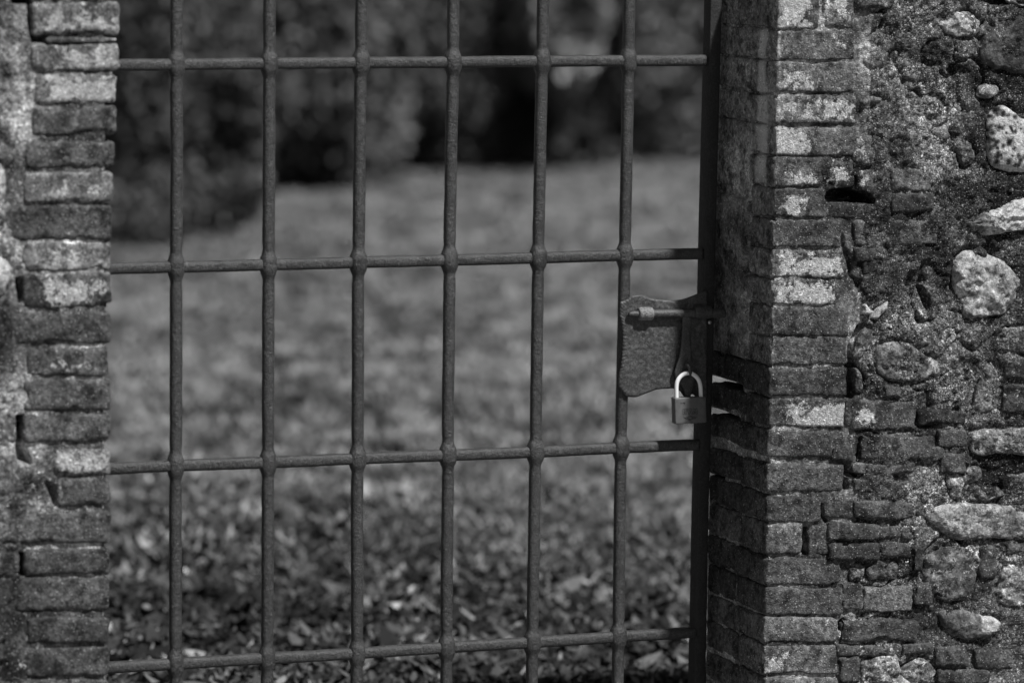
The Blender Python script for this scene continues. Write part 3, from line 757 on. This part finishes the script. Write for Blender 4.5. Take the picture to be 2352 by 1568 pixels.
# lock plate ---------------------------------------------------------
YP = -.0125
pl = [(215,215),(250,214),(272,195),(292,182),(318,157),(370,150),(430,150),(500,182),(600,200),(740,207),(830,198),(900,175),(950,156),(1075,105),(1088,110),
      (1088,600),(1088,1188),(985,1190),(955,1162),(930,1150),(918,1186),(870,1190),(845,1172),(815,1120),(740,1096),(620,1102),(560,1112),(450,1155),(375,1186),(270,1182),(240,1145),(205,1100),(188,1060),(190,1000),(200,940),(214,880),(224,800),(235,700),(236,600),(230,500),(220,430),(205,370),(204,290)]
plw = np.array([[W('P', a, b, YP-.003)[0], W('P', a, b, YP-.003)[2]] for a, b in pl])
def plate_mesh(poly, yf, th, na=420, nr=70):
    c = np.array([plw[:, 0].mean()*0+W('P', 640, 660, YP)[0], W('P', 640, 660, YP)[2]])
    pc = np.vstack([poly, poly[:1]]); s = np.r_[0, np.cumsum(np.linalg.norm(np.diff(pc, axis=0), axis=1))]
    t = np.linspace(0, s[-1], na, endpoint=False); ox = np.interp(t, s, pc[:, 0]); oz = np.interp(t, s, pc[:, 1])
    for _ in range(2):
        ox = (np.roll(ox, 1)+ox+np.roll(ox, -1))/3; oz = (np.roll(oz, 1)+oz+np.roll(oz, -1))/3
    V = [[c[0], yf, c[1]]]; edge = [0]
    rr = np.linspace(0, 1, nr+1)[1:]
    for r_ in rr:
        V += [[c[0]+r_*(a-c[0]), yf, c[1]+r_*(b-c[1])] for a, b in zip(ox, oz)]; edge += [r_]*na
    nfront = len(V)
    V += [[a, yf+th, b] for a, b in zip(ox, oz)]; edge += [1]*na
    V += [[c[0], yf+th, c[1]]]; edge += [0]
    V = np.array(V); edge = np.array(edge)
    # distance in metres from the outline, chisel marks across the left edge
    ang = np.r_[0, np.tile(t, nr+1), 0]
    R_ = np.hypot(V[:, 0]-c[0], V[:, 2]-c[1]); rmax = R_/np.maximum(edge, 1e-3); de = rmax-R_
    left = np.clip((plw[:, 0].min()+.022-V[:, 0])/.01, 0, 1)
    ch = np.sin(ang*2*math.pi/.0062+2*vnoise(V, 60, 4))
    fr_ = np.arange(len(V)) < nfront
    V[fr_, 1] += (np.clip(ch, 0, 1)**2*.0016*left*np.clip(1-de/.012, 0, 1))[fr_]
    V[fr_, 1] += (.0022*np.clip(1-de/.004, 0, 1)**2)[fr_]
    # hammer dimples
    cell = 90.0; g = V[:, [0, 2]]*cell; best = np.full(len(V), 9.)
    I = np.floor(g).astype(int)
    for a in (-1, 0, 1):
        for b in (-1, 0, 1):
            jx = hsh(I[:, 0]+a, I[:, 1]+b, I[:, 0]*0, 3); jz = hsh(I[:, 0]+a, I[:, 1]+b, I[:, 0]*0, 4)
            best = np.minimum(best, np.hypot(I[:, 0]+a+jx-g[:, 0], I[:, 1]+b+jz-g[:, 1]))
    V[fr_, 1] += (.0010*np.clip(1-best*1.6, 0, 1))[fr_]+(.0010*fbm(V, 14, 2, 6))[fr_]
    F = []
    for i in range(nr):
        a = 1+i*na; b = a+na; ii = np.arange(na); jj = (ii+1) % na
        F.append(np.stack([a+ii, b+ii, b+jj, a+jj], 1))
    ii = np.arange(0, na, 2); F.append(np.stack([ii*0, 1+ii, 1+(ii+1) % na, 1+(ii+2) % na], 1))
    last = len(V)-1; b0 = nfront; F.append(np.stack([ii*0+last, b0+(ii+2) % na, b0+(ii+1) % na, b0+ii], 1))
    return V, np.concatenate(F)
V, F = plate_mesh(plw, YP-.0035, .0035)
put(gate, mesh_obj('lock_plate', V, F, M_PLATE))

def tube(path, rad, m_=24, caps=True):
    path = np.array(path, float); n = len(path); rad = np.broadcast_to(rad, n)
    T = np.gradient(path, axis=0); T /= np.linalg.norm(T, axis=1, keepdims=True)
    up = np.array([0, 1., 0]); 
    V = []
    a = np.linspace(0, 2*math.pi, m_, endpoint=False)
    for p_, t_, r_ in zip(path, T, rad):
        u_ = up-t_*(up@t_)
        if np.linalg.norm(u_) < .1: u_ = np.array([1., 0, 0])-t_*t_[0]
        u_ /= np.linalg.norm(u_); v_ = np.cross(t_, u_)
        V.append(p_+r_*(np.cos(a)[:, None]*u_+np.sin(a)[:, None]*v_))
    V = np.concatenate(V)
    I = np.arange(n*m_).reshape(n, m_); J = np.roll(I, -1, 1)
    F = np.stack([I[:-1].ravel(), J[:-1].ravel(), J[1:].ravel(), I[1:].ravel()], 1)
    c0, c1 = len(V), len(V)+1; V = np.vstack([V, path[0], path[-1]]); ii = np.arange(0, m_, 2)
    F = np.vstack([F, np.stack([np.full(len(ii), c0), I[0, (ii+2) % m_], I[0, ii+1], I[0, ii]], 1),
                   np.stack([np.full(len(ii), c1), I[-1, ii], I[-1, ii+1], I[-1, (ii+2) % m_]], 1)])
    return V, F
YBOLT = YP-.0088
def PX(x, y, yy=YBOLT): return W('P', x, y, yy)
mmp = .2271*.745/1000      # metres per traced pixel there
# sliding bolt
prof = [(283,345,4),(290,345,20),(310,344,29),(345,343,33),(372,343,34),(384,342,38),(400,342,48),(520,341,48),(700,339,50),(900,337,51),(1120,335,51),(1225,334,52),(1245,334,54),(1262,333,48),(1268,333,20)]
xs = np.array([a for a, b, c in prof], float); xf = np.linspace(xs[0], xs[-1], 160)
ctr = np.interp(xf, xs, [b for a, b, c in prof]); rd = np.interp(xf, xs, [c for a, b, c in prof])*mmp*.93
p = np.array([PX(a, b) for a, b in zip(xf, ctr)]); rd = rd+.00025*vnoise(p, 120, 3)
V, F = tube(p, rd, 28); bolt = put(gate, mesh_obj('sliding_bolt', V, F, M_BOLT))
def sleeve(x0, x1, cy, r, mat, seed):
    xf = np.linspace(x0, x1, 26); e = np.minimum(xf-x0, x1-xf)
    p = np.array([PX(a, cy, YBOLT+.001) for a in xf]); rr = r*mmp*(1-.16*np.exp(-e/6.0)); rr = rr+.0004*vnoise(p, 90, seed)
    V, F = tube(p, rr, 28)
    V[:, 1] = np.minimum(V[:, 1], YP+.0)
    return put(gate, mesh_obj('bolt_sleeve', V, F, mat))
sleeve(385, 527, 341, 68, M_RUST, 5); sleeve(950, 1118, 322, 68, M_BOLT, 8)
# rivet catching the light
def blob(c, r, mat, name, parent, flat=.6, n=14):
    V = []; 
    th = np.linspace(0, math.pi, n); ph = np.linspace(0, 2*math.pi, 20, endpoint=False)
    for t_ in th:
        for f_ in ph: V.append((c[0]+r*math.sin(t_)*math.cos(f_), c[1]+r*flat*math.cos(t_), c[2]+r*math.sin(t_)*math.sin(f_)))
    I = np.arange(n*20).reshape(n, 20); J = np.roll(I, -1, 1)
    F = np.stack([I[:-1].ravel(), J[:-1].ravel(), J[1:].ravel(), I[1:].ravel()], 1)
    return put(parent, mesh_obj(name, np.array(V), F, mat))
M_BRIGHT, _n, _b = newmat('worn_rivet_metal'); _b.inputs['Base Color'].default_value = (.5, .5, .5, 1); _b.inputs['Metallic'].default_value = .7; _b.inputs['Roughness'].default_value = .35
blob(PX(1110, 428, YP-.006), .0034, M_BRIGHT, 'rivet', gate)

# hasp: tongue hanging from the bolt
YH = YBOLT-.004
hs = [(835,370),(925,370),(922,480),(915,620),(925,740),(948,840),(968,920),(965,1000),(950,1060),(925,1120),(915,1183),(868,1183),(850,1110),(800,1040),(760,980),(752,930),(770,870),(800,780),(820,660),(832,500)]
hw_ = np.array([[W('P', a, b, YH)[0], W('P', a, b, YH)[2]] for a, b in hs])
def slab(poly, yf, th, nx=10, nz=70):
    z0, z1 = poly[:, 1].min()+.0003, poly[:, 1].max()-.0003
    rows = []
    for z in np.linspace(z0, z1, nz):
        xs_ = []
        for i in range(len(poly)):
            a, b = poly[i], poly[(i+1) % len(poly)]
            if (a[1] > z) != (b[1] > z): xs_.append(a[0]+(z-a[1])/(b[1]-a[1])*(b[0]-a[0]))
        rows.append((min(xs_), max(xs_), z))
    rows = np.array(rows)
    for k in (0, 1): rows[1:-1, k] = (rows[:-2, k]+rows[1:-1, k]*2+rows[2:, k])/4
    S = rsq(24)                       # rounded-square section, swept down the tongue
    V = np.concatenate([np.stack([(a+b)/2+S[:, 0]*(b-a)/2, yf+th/2+S[:, 1]*th/2, np.full(24, z)], 1) for a, b, z in rows])
    I = np.arange(nz*24).reshape(nz, 24); J = np.roll(I, -1, 1)
    F = np.stack([I[:-1].ravel(), J[:-1].ravel(), J[1:].ravel(), I[1:].ravel()], 1)
    n0 = len(V); V = np.vstack([V, [(rows[0, 0]+rows[0, 1])/2, yf+th/2, rows[0, 2]], [(rows[-1, 0]+rows[-1, 1])/2, yf+th/2, rows[-1, 2]]])
    ii = np.arange(0, 24, 2)
    F = np.vstack([F, np.stack([np.full(12, n0), I[0, (ii+2) % 24], I[0, ii+1], I[0, ii]], 1), np.stack([np.full(12, n0+1), I[-1, ii], I[-1, ii+1], I[-1, (ii+2) % 24]], 1)])
    return V, F
V, F = slab(hw_, YH-.002, .005)
hasp = put(gate, mesh_obj('hasp', V, F, M_BOLT))
# staple loop through the hasp
stp = [PX(858, 862, YH+.004), PX(868, 858, YH-.006), PX(888, 862, YH-.012), PX(905, 890, YH-.014), PX(913, 930, YH-.013), PX(908, 968, YH-.008), PX(895, 985, YH+.002)]
t = np.linspace(0, len(stp)-1, 40); stp = np.array(stp); sp = np.stack([np.interp(t, np.arange(len(stp)), stp[:, i]) for i in range(3)], 1)
for _ in range(4): sp[1:-1] = (sp[:-2]+sp[1:-1]*2+sp[2:])/4
V, F = tube(sp, .0031, 14); put(gate, mesh_obj('staple', V, F, M_BOLT))

# ================================================================== PADLOCK
YK = YH-.0095           # front-to-back middle of the padlock
YKF = YK-.0085
lock = tag(empty('padlock', tuple(PX(900, 1320, YK))), 'steel padlock with a bright polished shackle hanging from the gate latch', 'padlock')
M_LOCK, n_, b_ = newmat('brushed_lock_body'); q = NB(n_)
c = q.m('MULTIPLY', q.mr(q.noise(90, 5, .6), .3, .7, .8, 1.2), q.mr(q.noise(900, 2, .6), .3, .7, .85, 1.15)); q.lk(q.m('MULTIPLY', c, .13), b_.inputs['Base Color'])
b_.inputs['Metallic'].default_value = .0; b_.inputs['Roughness'].default_value = .42; q.bump(q.noise(700, 2, .6), .3, .0006, b_)
M_CHROME, n_, b_ = newmat('polished_shackle_steel'); b_.inputs['Base Color'].default_value = (.95, .95, .95, 1)
b_.inputs['Metallic'].default_value = .0; b_.inputs['Roughness'].default_value = .2
# body: front corners traced
cs = [(757,1193),(1073,1182),(1080,1440),(765,1458)]
cw = [W('P', a, b, YKF) for a, b in cs]
n = (16, 6, 14); U, F = lattice_box(*n)
def bev(u, e): return np.where(u == 0, 0, np.where(u == 1, 1, u))
lx = .0525; lz = .0445; ly = .017
h = np.array([lx, ly, lz])/2; rad = .0016
Un = U.copy()
for a in range(3):
    nn = n[a]; e = rad/(2*h[a]); Un[:, a] = np.where(np.isclose(U[:, a], 1/nn), e, np.where(np.isclose(U[:, a], 1-1/nn), 1-e, U[:, a]))
P_ = (Un-.5)*2*h; Q = np.clip(P_, -(h-rad), h-rad); N = P_-Q; L = np.linalg.norm(N, axis=1, keepdims=True); P_ = Q+N/np.maximum(L, 1e-9)*np.minimum(L, rad)
u = P_[:, 0]/lx+.5; v = .5-P_[:, 2]/lz
X = (1-v)*((1-u)*cw[0][0]+u*cw[1][0])+v*((1-u)*cw[3][0]+u*cw[2][0]); Zz = (1-v)*((1-u)*cw[0][2]+u*cw[1][2])+v*((1-u)*cw[3][2]+u*cw[2][2])
put(lock, mesh_obj('body', np.stack([X, YK+P_[:, 1], Zz], 1), F, M_LOCK, smooth=True))
# shackle
def PK(x, y): return W('P', x, y, YK)
sh = [(774,1215),(773,1150),(772,1080),(778,1035),(793,1000),(818,970),(850,948),(890,938),(928,944),(962,965),(990,995),(1007,1030),(1016,1075),(1020,1150),(1023,1215)]
s_ = np.array([PK(a, b) for a, b in sh]); t = np.linspace(0, len(s_)-1, 90); sp = np.stack([np.interp(t, np.arange(len(s_)), s_[:, i]) for i in range(3)], 1)
for _ in range(6): sp[1:-1] = (sp[:-2]+sp[1:-1]*2+sp[2:])/4
V, F = tube(sp, .0037, 20); put(lock, mesh_obj('shackle', V, F, M_CHROME))
# engraved lettering and marks on the front
M_ENG, n_, b_ = newmat('engraved_mark'); b_.inputs['Base Color'].default_value = (.05, .05, .05, 1); b_.inputs['Roughness'].default_value = .7
def strokes(segs, wd, name, wk=1.6):
    wd = wd*wk
    V = []; F = []
    ex = (cw[1]-cw[0])/316.0; ez = (cw[3]-cw[0])/264.0
    for (x0, y0, x1, y1) in segs:
        a = cw[0]+ex*(x0-757)+ez*(y0-1190); b = cw[0]+ex*(x1-757)+ez*(y1-1190); d = b-a; d /= np.linalg.norm(d)
        nn = np.cross(d, [0, 1, 0]); nn /= np.linalg.norm(nn)
        for yy in (YKF-.00035, YKF+.0003):
            for k in ((a, -1), (a, 1), (b, 1), (b, -1)):
                p_ = k[0]+nn*k[1]*wd/2; V.append((p_[0], yy, p_[2]))
        i = len(V)-8
        F += [(i, i+1, i+2, i+3), (i+7, i+6, i+5, i+4), (i, i+4, i+5, i+1), (i+1, i+5, i+6, i+2), (i+2, i+6, i+7, i+3), (i+3, i+7, i+4, i)]
    return put(lock, mesh_obj(name, np.array(V), np.array(F), M_ENG, smooth=False))
def outline(pts): return [(*pts[i], *pts[(i+1) % len(pts)]) for i in range(len(pts))]
let = outline([(834,1302),(850,1302),(850,1358),(834,1358)])                                               # I
let += outline([(857,1302),(888,1302),(888,1312),(870,1312),(870,1324),(884,1324),(884,1334),(870,1334),(870,1358),(857,1358)])  # F
let += outline([(902,1302),(916,1302),(932,1358),(919,1358),(916,1347),(903,1347),(900,1358),(887,1358)])+outline([(909,1318),(914,1338),(905,1338)])   # A
let += outline([(938,1302),(950,1302),(958,1324),(966,1302),(978,1302),(978,1358),(967,1358),(967,1328),(961,1346),(955,1346),(949,1328),(949,1358),(938,1358)])  # M
strokes(let, .00035, 'engraved_lettering')
emb = outline([(850,1395),(905,1372),(960,1395),(905,1418)])+outline([(872,1395),(905,1381),(938,1395),(905,1409)])+[(838,1385,868,1402),(975,1385,945,1402)]
emb += outline([(912,1447),(922,1436),(932,1447)])
strokes(emb, .0004, 'engraved_emblem')
sm = [(815,1236,815,1248),(815,1242,823,1236),(815,1242,823,1248),(827,1243,834,1243),(838,1236,838,1243),(838,1243,846,1243),(844,1238,844,1249)]+outline([(850,1236),(858,1236),(858,1249),(850,1249)])
strokes(sm, .0004, 'engraved_size_mark')

# ================================================================== GROUND AND VEGETATION
def leafmat(name, rough=.7):
    mt, n_, b = newmat(name); q = NB(n_)
    q.lk(q.m('MULTIPLY', q.attr('alb'), q.mr(q.noise(30, 4, .6), .3, .7, .7, 1.3)), b.inputs['Base Color'])
    b.inputs['Roughness'].default_value = rough; b.inputs['Specular IOR Level'].default_value = .3
    return mt
M_LEAF = leafmat('leaf', .6); M_GRASS = leafmat('grass_blade', .7); M_LITTER = leafmat('dry_leaf', .85)
mt, n_, b_ = newmat('soil'); q = NB(n_)
c = q.m('MULTIPLY', q.mr(q.noise(1.1, 6, .6), .3, .7, .6, 1.4), q.mr(q.noise(25, 6, .7), .3, .7, .4, 1.7)); q.lk(q.m('MULTIPLY', c, .034), b_.inputs['Base Color'])
b_.inputs['Roughness'].default_value = .95; q.bump(q.noise(40, 6, .7), 1.0, .03, b_)
def gz(x, y):
    P_ = np.stack([x, y, x*0], 1)
    D = np.hypot(x-CAMLOC[0], y-CAMLOC[1])
    bank = np.clip((D-21.5)/9, 0, 1)**1.3*2.2
    near = np.exp(-np.maximum(y, 0)/30)
    z = .05*fbm(P_, .6, 3, 2)*np.clip((y-.6)/2, 0, 1)*near+.012*fbm(P_, 6, 3, 4)+bank
    return np.where(D > 60, bank, z)
gx = np.r_[np.linspace(-150, -8, 24), np.linspace(-6, 14, 240), np.linspace(16, 150, 24)]
gy = np.r_[np.linspace(-60, -8, 12), np.linspace(-7, 26, 330), np.linspace(28, 300, 24)]
GX, GY = np.meshgrid(gx, gy); G = np.stack([GX.ravel(), GY.ravel(), gz(GX.ravel(), GY.ravel())], 1)
I = np.arange(len(G)).reshape(len(gy), len(gx)); F = np.stack([I[:-1, :-1].ravel(), I[:-1, 1:].ravel(), I[1:, 1:].ravel(), I[1:, :-1].ravel()], 1)
mp, n2_, b2_ = newmat('bounce_gravel'); q2 = NB(n2_)  # unseen gravel sheet, added pale to bounce light onto the pier reveal
q2.lk(q2.m('MULTIPLY', q2.mr(q2.noise(60, 6, .7), .3, .7, .6, 1.4), .22), b2_.inputs['Base Color']); b2_.inputs['Roughness'].default_value = .95; q2.bump(q2.noise(90, 5, .7), 1.0, .01, b2_)
px_ = np.linspace(-14, 14, 120); py_ = np.r_[np.linspace(-12, -1, 40), np.linspace(-.9, -.06, 12)]
PXg, PYg = np.meshgrid(px_, py_); Pg = np.stack([PXg.ravel(), PYg.ravel(), PXg.ravel()*0+.03], 1); Pg[:, 2] += .006*fbm(Pg, 2, 2, 5)
Ig = np.arange(len(Pg)).reshape(len(py_), len(px_)); Fg = np.stack([Ig[:-1, :-1].ravel(), Ig[:-1, 1:].ravel(), Ig[1:, 1:].ravel(), Ig[1:, :-1].ravel()], 1)
tag(mesh_obj('path', Pg, Fg, mp), 'unseen pale gravel path added in front of the gate to bounce light', 'path', kind='structure')
tag(mesh_obj('ground', G, F, mt), 'bare trodden earth running back behind the gate', 'ground', kind='structure')

def view_xy(n, d0, d1, margin=1.35, pw=1.0):
    # dense where the photograph looks, thinner to both sides of it
    n2 = int(n*.7); D = d0+(d1-d0)*rng.random(n+n2)**pw
    half = math.atan(1176/FPX)*margin
    a = np.r_[(rng.random(n)-.5)*2*half, rng.choice([-1, 1], n2)*(half+rng.random(n2)*.42)]+YAW
    return CAMLOC[0]+D*np.sin(a), CAMLOC[1]+D*np.cos(a), D
def tris(base, dirv, side, bend):
    """one bent blade = 2 quads"""
    n = len(base)
    mid = base+dirv*.55+bend*.25; tip = base+dirv+bend
    V = np.stack([base-side, base+side, mid+side*.8, mid-side*.8, tip+side*.15, tip-side*.15], 1).reshape(-1, 3)
    o = np.arange(n)[:, None]*6
    F = np.concatenate([o+np.array([0, 1, 2, 3]), o+np.array([3, 2, 4, 5])])
    return V, F
def blades(n, d0, d1, hmin, hmax, wd, name, label, alb, clump=1.0, pw=1.0, seed=1, thr=-.2, margin=1.35):
    x, y, D = view_xy(n, d0, d1, margin, pw); n = len(x)
    P_ = np.stack([x, y, x*0], 1)
    cl = fbm(P_, 3.0, 3, seed); keep = (cl > thr+(rng.random(n)-.5)*.5) & (y > .25) & (rng.random(n) < np.where(hmax > .04, (D-8.9)/1.6, 1))
    x, y, D, cl, P_ = x[keep], y[keep], D[keep], cl[keep], P_[keep]; n = len(x)
    base = np.stack([x, y, gz(x, y)-.005], 1)
    hh = rng.uniform(hmin, hmax, n)*(1+.25*cl)
    az_ = rng.uniform(0, 2*math.pi, n); le = rng.uniform(.1, .9, n)
    dirv = np.stack([np.cos(az_)*le*hh, np.sin(az_)*le*hh, hh], 1); bend = np.stack([np.cos(az_)*hh*.4, np.sin(az_)*hh*.4, -hh*.25], 1)
    s2 = az_+math.pi/2; ww = wd*rng.uniform(.6, 1.4, n)*(D/9)**.5
    side = np.stack([np.cos(s2)*ww, np.sin(s2)*ww, ww*0], 1)
    V, F = tris(base, dirv, side, bend)
    a = alb*np.clip(1+.10*fbm(P_, 1.1, 2, seed+3)+1.7*fbm(P_, 11, 3, seed+7), .12, 3)*rng.uniform(.6, 1.4, n)
    o = mesh_obj(name, V, F, M_GRASS, None, dict(alb=np.repeat(np.clip(a, .01, 1), 6)), smooth=False)
    return tag(o, label, 'grass', kind='stuff')
blades(480000, 9.0, 24.0, .015, .05, .0036, 'lawn_grass', 'rough mown grass stretching away behind the gate', .19, pw=.8, seed=31, thr=-.9)
blades(8000, 7.7, 11.5, .008, .038, .003, 'sparse_weeds', 'sparse weeds and grass tufts close behind the gate', .09, seed=51, thr=.02)
# fallen leaves and twigs on the bare strip
n = 48000
x, y, D = view_xy(n, 7.6, 10.6, 1.5, 1.1); k = y > .15; x, y, D = x[k], y[k], D[k]; n = len(x)
L_ = .005+rng.exponential(.0062, n).clip(0, .026); a_ = rng.uniform(0, 6.28, n); ti = rng.normal(0, .5, n)
base = np.stack([x, y, gz(x, y)+.006], 1); dirv = np.stack([np.cos(a_)*L_*2, np.sin(a_)*L_*2, np.sin(ti)*L_+.004], 1)
wd = L_*rng.uniform(.25, .8, n); side = np.stack([-np.sin(a_)*wd, np.cos(a_)*wd, rng.normal(0, .35, n)*wd], 1); bend = np.stack([a_*0, a_*0, rng.uniform(0, .012, n)], 1)
V, F = tris(base, dirv, side, bend)
al = rng.choice([.012, .035, .07, .125, .30], n, p=[.30, .28, .25, .14, .03])
tag(mesh_obj('leaf_litter', V, F, M_LITTER, None, dict(alb=np.repeat(al*np.clip(1+1.3*fbm(base, 5, 3, 8), .2, 3), 6)), smooth=False), 'dead leaves and twigs scattered over the earth behind the gate', 'leaf litter', kind='stuff')

def bush(name, label, cat, px, D, wpx, zlo, zhi, depth, n, leaf, alb, seed, gap=.0, group=None, trunk=False, rot=.8, skew=0):
    """centre at photo x px and distance D from the camera; width in photo pixels"""
    a = YAW+math.atan((px-1176)/FPX)
    c = np.array([CAMLOC[0]+D*math.sin(a), CAMLOC[1]+D*math.cos(a)])
    r = rng
    hw = wpx/FPX*D/2
    R2 = np.array([math.cos(YAW), -math.sin(YAW)]); F2 = np.array([math.sin(YAW), math.cos(YAW)])
    u = r.uniform(-1, 1, (n*3, 3)); rad = np.linalg.norm(u, axis=1)
    zc = (zlo+zhi)/2; hz_ = (zhi-zlo)/2
    k = (np.abs(u)**2.2).sum(1) < 1+.35*fbm(u*2.0+seed, 1.0, 2, seed+2)
    u = u[k]
    P_ = np.stack([c[0]+R2[0]*u[:, 0]*hw+F2[0]*u[:, 1]*depth, c[1]+R2[1]*u[:, 0]*hw+F2[1]*u[:, 1]*depth, zc+u[:, 2]*hz_], 1)
    f = fbm(P_, 2.6, 3, seed)
    k = f > gap+(r.random(len(P_))-.5)*.25
    P_ = P_[k][:n]; f = f[k][:n]; n_l = len(P_)
    P_[:, 2] = np.maximum(P_[:, 2], gz(P_[:, 0], P_[:, 1])+.01)
    L_ = leaf*r.uniform(.6, 1.4, n_l)
    v = r.normal(0, 1, (n_l, 3)); v /= np.linalg.norm(v, axis=1, keepdims=True)
    w2 = np.cross(v, r.normal(0, 1, (n_l, 3))); w2 /= np.linalg.norm(w2, axis=1, keepdims=True)
    V, F = tris(P_, v*L_[:, None], w2*L_[:, None]*.3, np.cross(v, w2)*L_[:, None]*.2)
    al = alb*np.clip(1+1.5*fbm(P_, 1.6, 3, seed+9)+1.6*fbm(P_, 5, 3, seed+19), .12, 4)*r.uniform(.8, 1.2, n_l)
    root = tag(empty(name, (c[0], c[1], gz(c[:1], c[1:])[0])), label, cat, group)
    put(root, mesh_obj('foliage', V, F, M_LEAF, None, dict(alb=np.repeat(np.clip(al, .006, .6), 6)), smooth=False))
    # stems
    V = []; Fs = []; off = 0
    for i in range(5):
        g = r.uniform(-.5, .5, 2); x0 = c[0]+R2[0]*g[0]*hw*.5; y0 = c[1]+R2[1]*g[0]*hw*.5+g[1]*depth*.3
        zb = gz(c[:1], c[1:])[0]-.05; top = zlo+(zhi-zlo)*.7
        pth = [(c[0]+(x0-c[0]+g[1]*.25*(1+i*.2))*t_+.04*math.sin(3*t_), c[1]+(y0-c[1]+g[0]*.2)*t_, zb+(top-zb)*t_) for t_ in np.linspace(0, 1, 9)]
        v_, f_ = tube(pth, np.linspace(.035 if trunk else .018, .008, 9), 10); V.append(v_); Fs.append(f_+off); off += len(v_)
    put(root, mesh_obj('stems', np.concatenate(V), np.concatenate(Fs), M_BARK))
    return root
M_BARK, n_, b_ = newmat('bark'); q = NB(n_); q.lk(q.m('MULTIPLY', q.mr(q.noise(30, 6, .7), .3, .7, .5, 1.5), .05), b_.inputs['Base Color']); b_.inputs['Roughness'].default_value = .9

GB = 'bushes at the back of the grass'
bush('bush', 'dark leafy bush behind the first gap of the gate', 'bush', 370, 18.0, 520, -.5, 1.7, 1.1, 80000, .035, .085, 3, -.15, GB)
bush('bush', 'grey-green bush between the dark bush and the dark hollow', 'bush', 700, 20.6, 520, -.4, 1.9, 1.2, 60000, .045, .10, 13, -.2, GB)
bush('bush', 'very dark shrub in the shaded hollow at mid-picture', 'bush', 960, 21.8, 460, -.2, 1.7, 1.0, 40000, .04, .10, 23, -.1, GB)
bush('bush', 'lighter bush behind the fifth gap of the gate', 'bush', 1265, 21.3, 230, .38, 1.5, .5, 22000, .05, .30, 33, -.15, GB)
bush('bush', 'low dark bush beside the pale stone', 'bush', 1200, 22.0, 420, -.3, .42, .8, 20000, .045, .05, 43, -.1, GB)
bush('bush', 'small dark leafy shrub raised on thin stems behind the last bars', 'bush', 1375, 21.9, 150, .62, 1.15, .3, 9000, .045, .03, 73, -.3, GB)
bush('bush', 'soft grey bush next to the lock stile', 'bush', 1560, 23.0, 560, -.4, 1.9, 1.3, 80000, .038, .18, 53, -.25, GB)
bush('hedge', 'long dense hedge closing off the grass', 'hedge', 1100, 26.5, 6400, -.2, 2.9, 1.3, 300000, .09, .12, 63, -.4)
# pale stone lying on the bank
ps = un(1305, 272, dist=22.9)
V = []; an = np.linspace(0, 2*math.pi, 24, endpoint=False)
th = np.linspace(.02, math.pi-.02, 14)
for t_ in th:
    for a in an: V.append((ps[0]+.15*math.sin(t_)*math.cos(a), ps[1]+.1*math.sin(t_)*math.sin(a), ps[2]+.06*math.cos(t_)))
V = np.array(V); V += .012*np.stack([fbm(V, 9, 3, i) for i in range(3)], 1)
I = np.arange(14*24).reshape(14, 24); J = np.roll(I, -1, 1); F = np.stack([I[:-1].ravel(), I[1:].ravel(), J[1:].ravel(), J[:-1].ravel()], 1)
V = V; nV = len(V)
tag(mesh_obj('boulder', V, F, M_STONE, None, dict(alb=np.full(nV, .4), pale=np.full(nV, .3), grain=np.zeros(nV))), 'pale stone lying on the bank among the bushes', 'boulder')
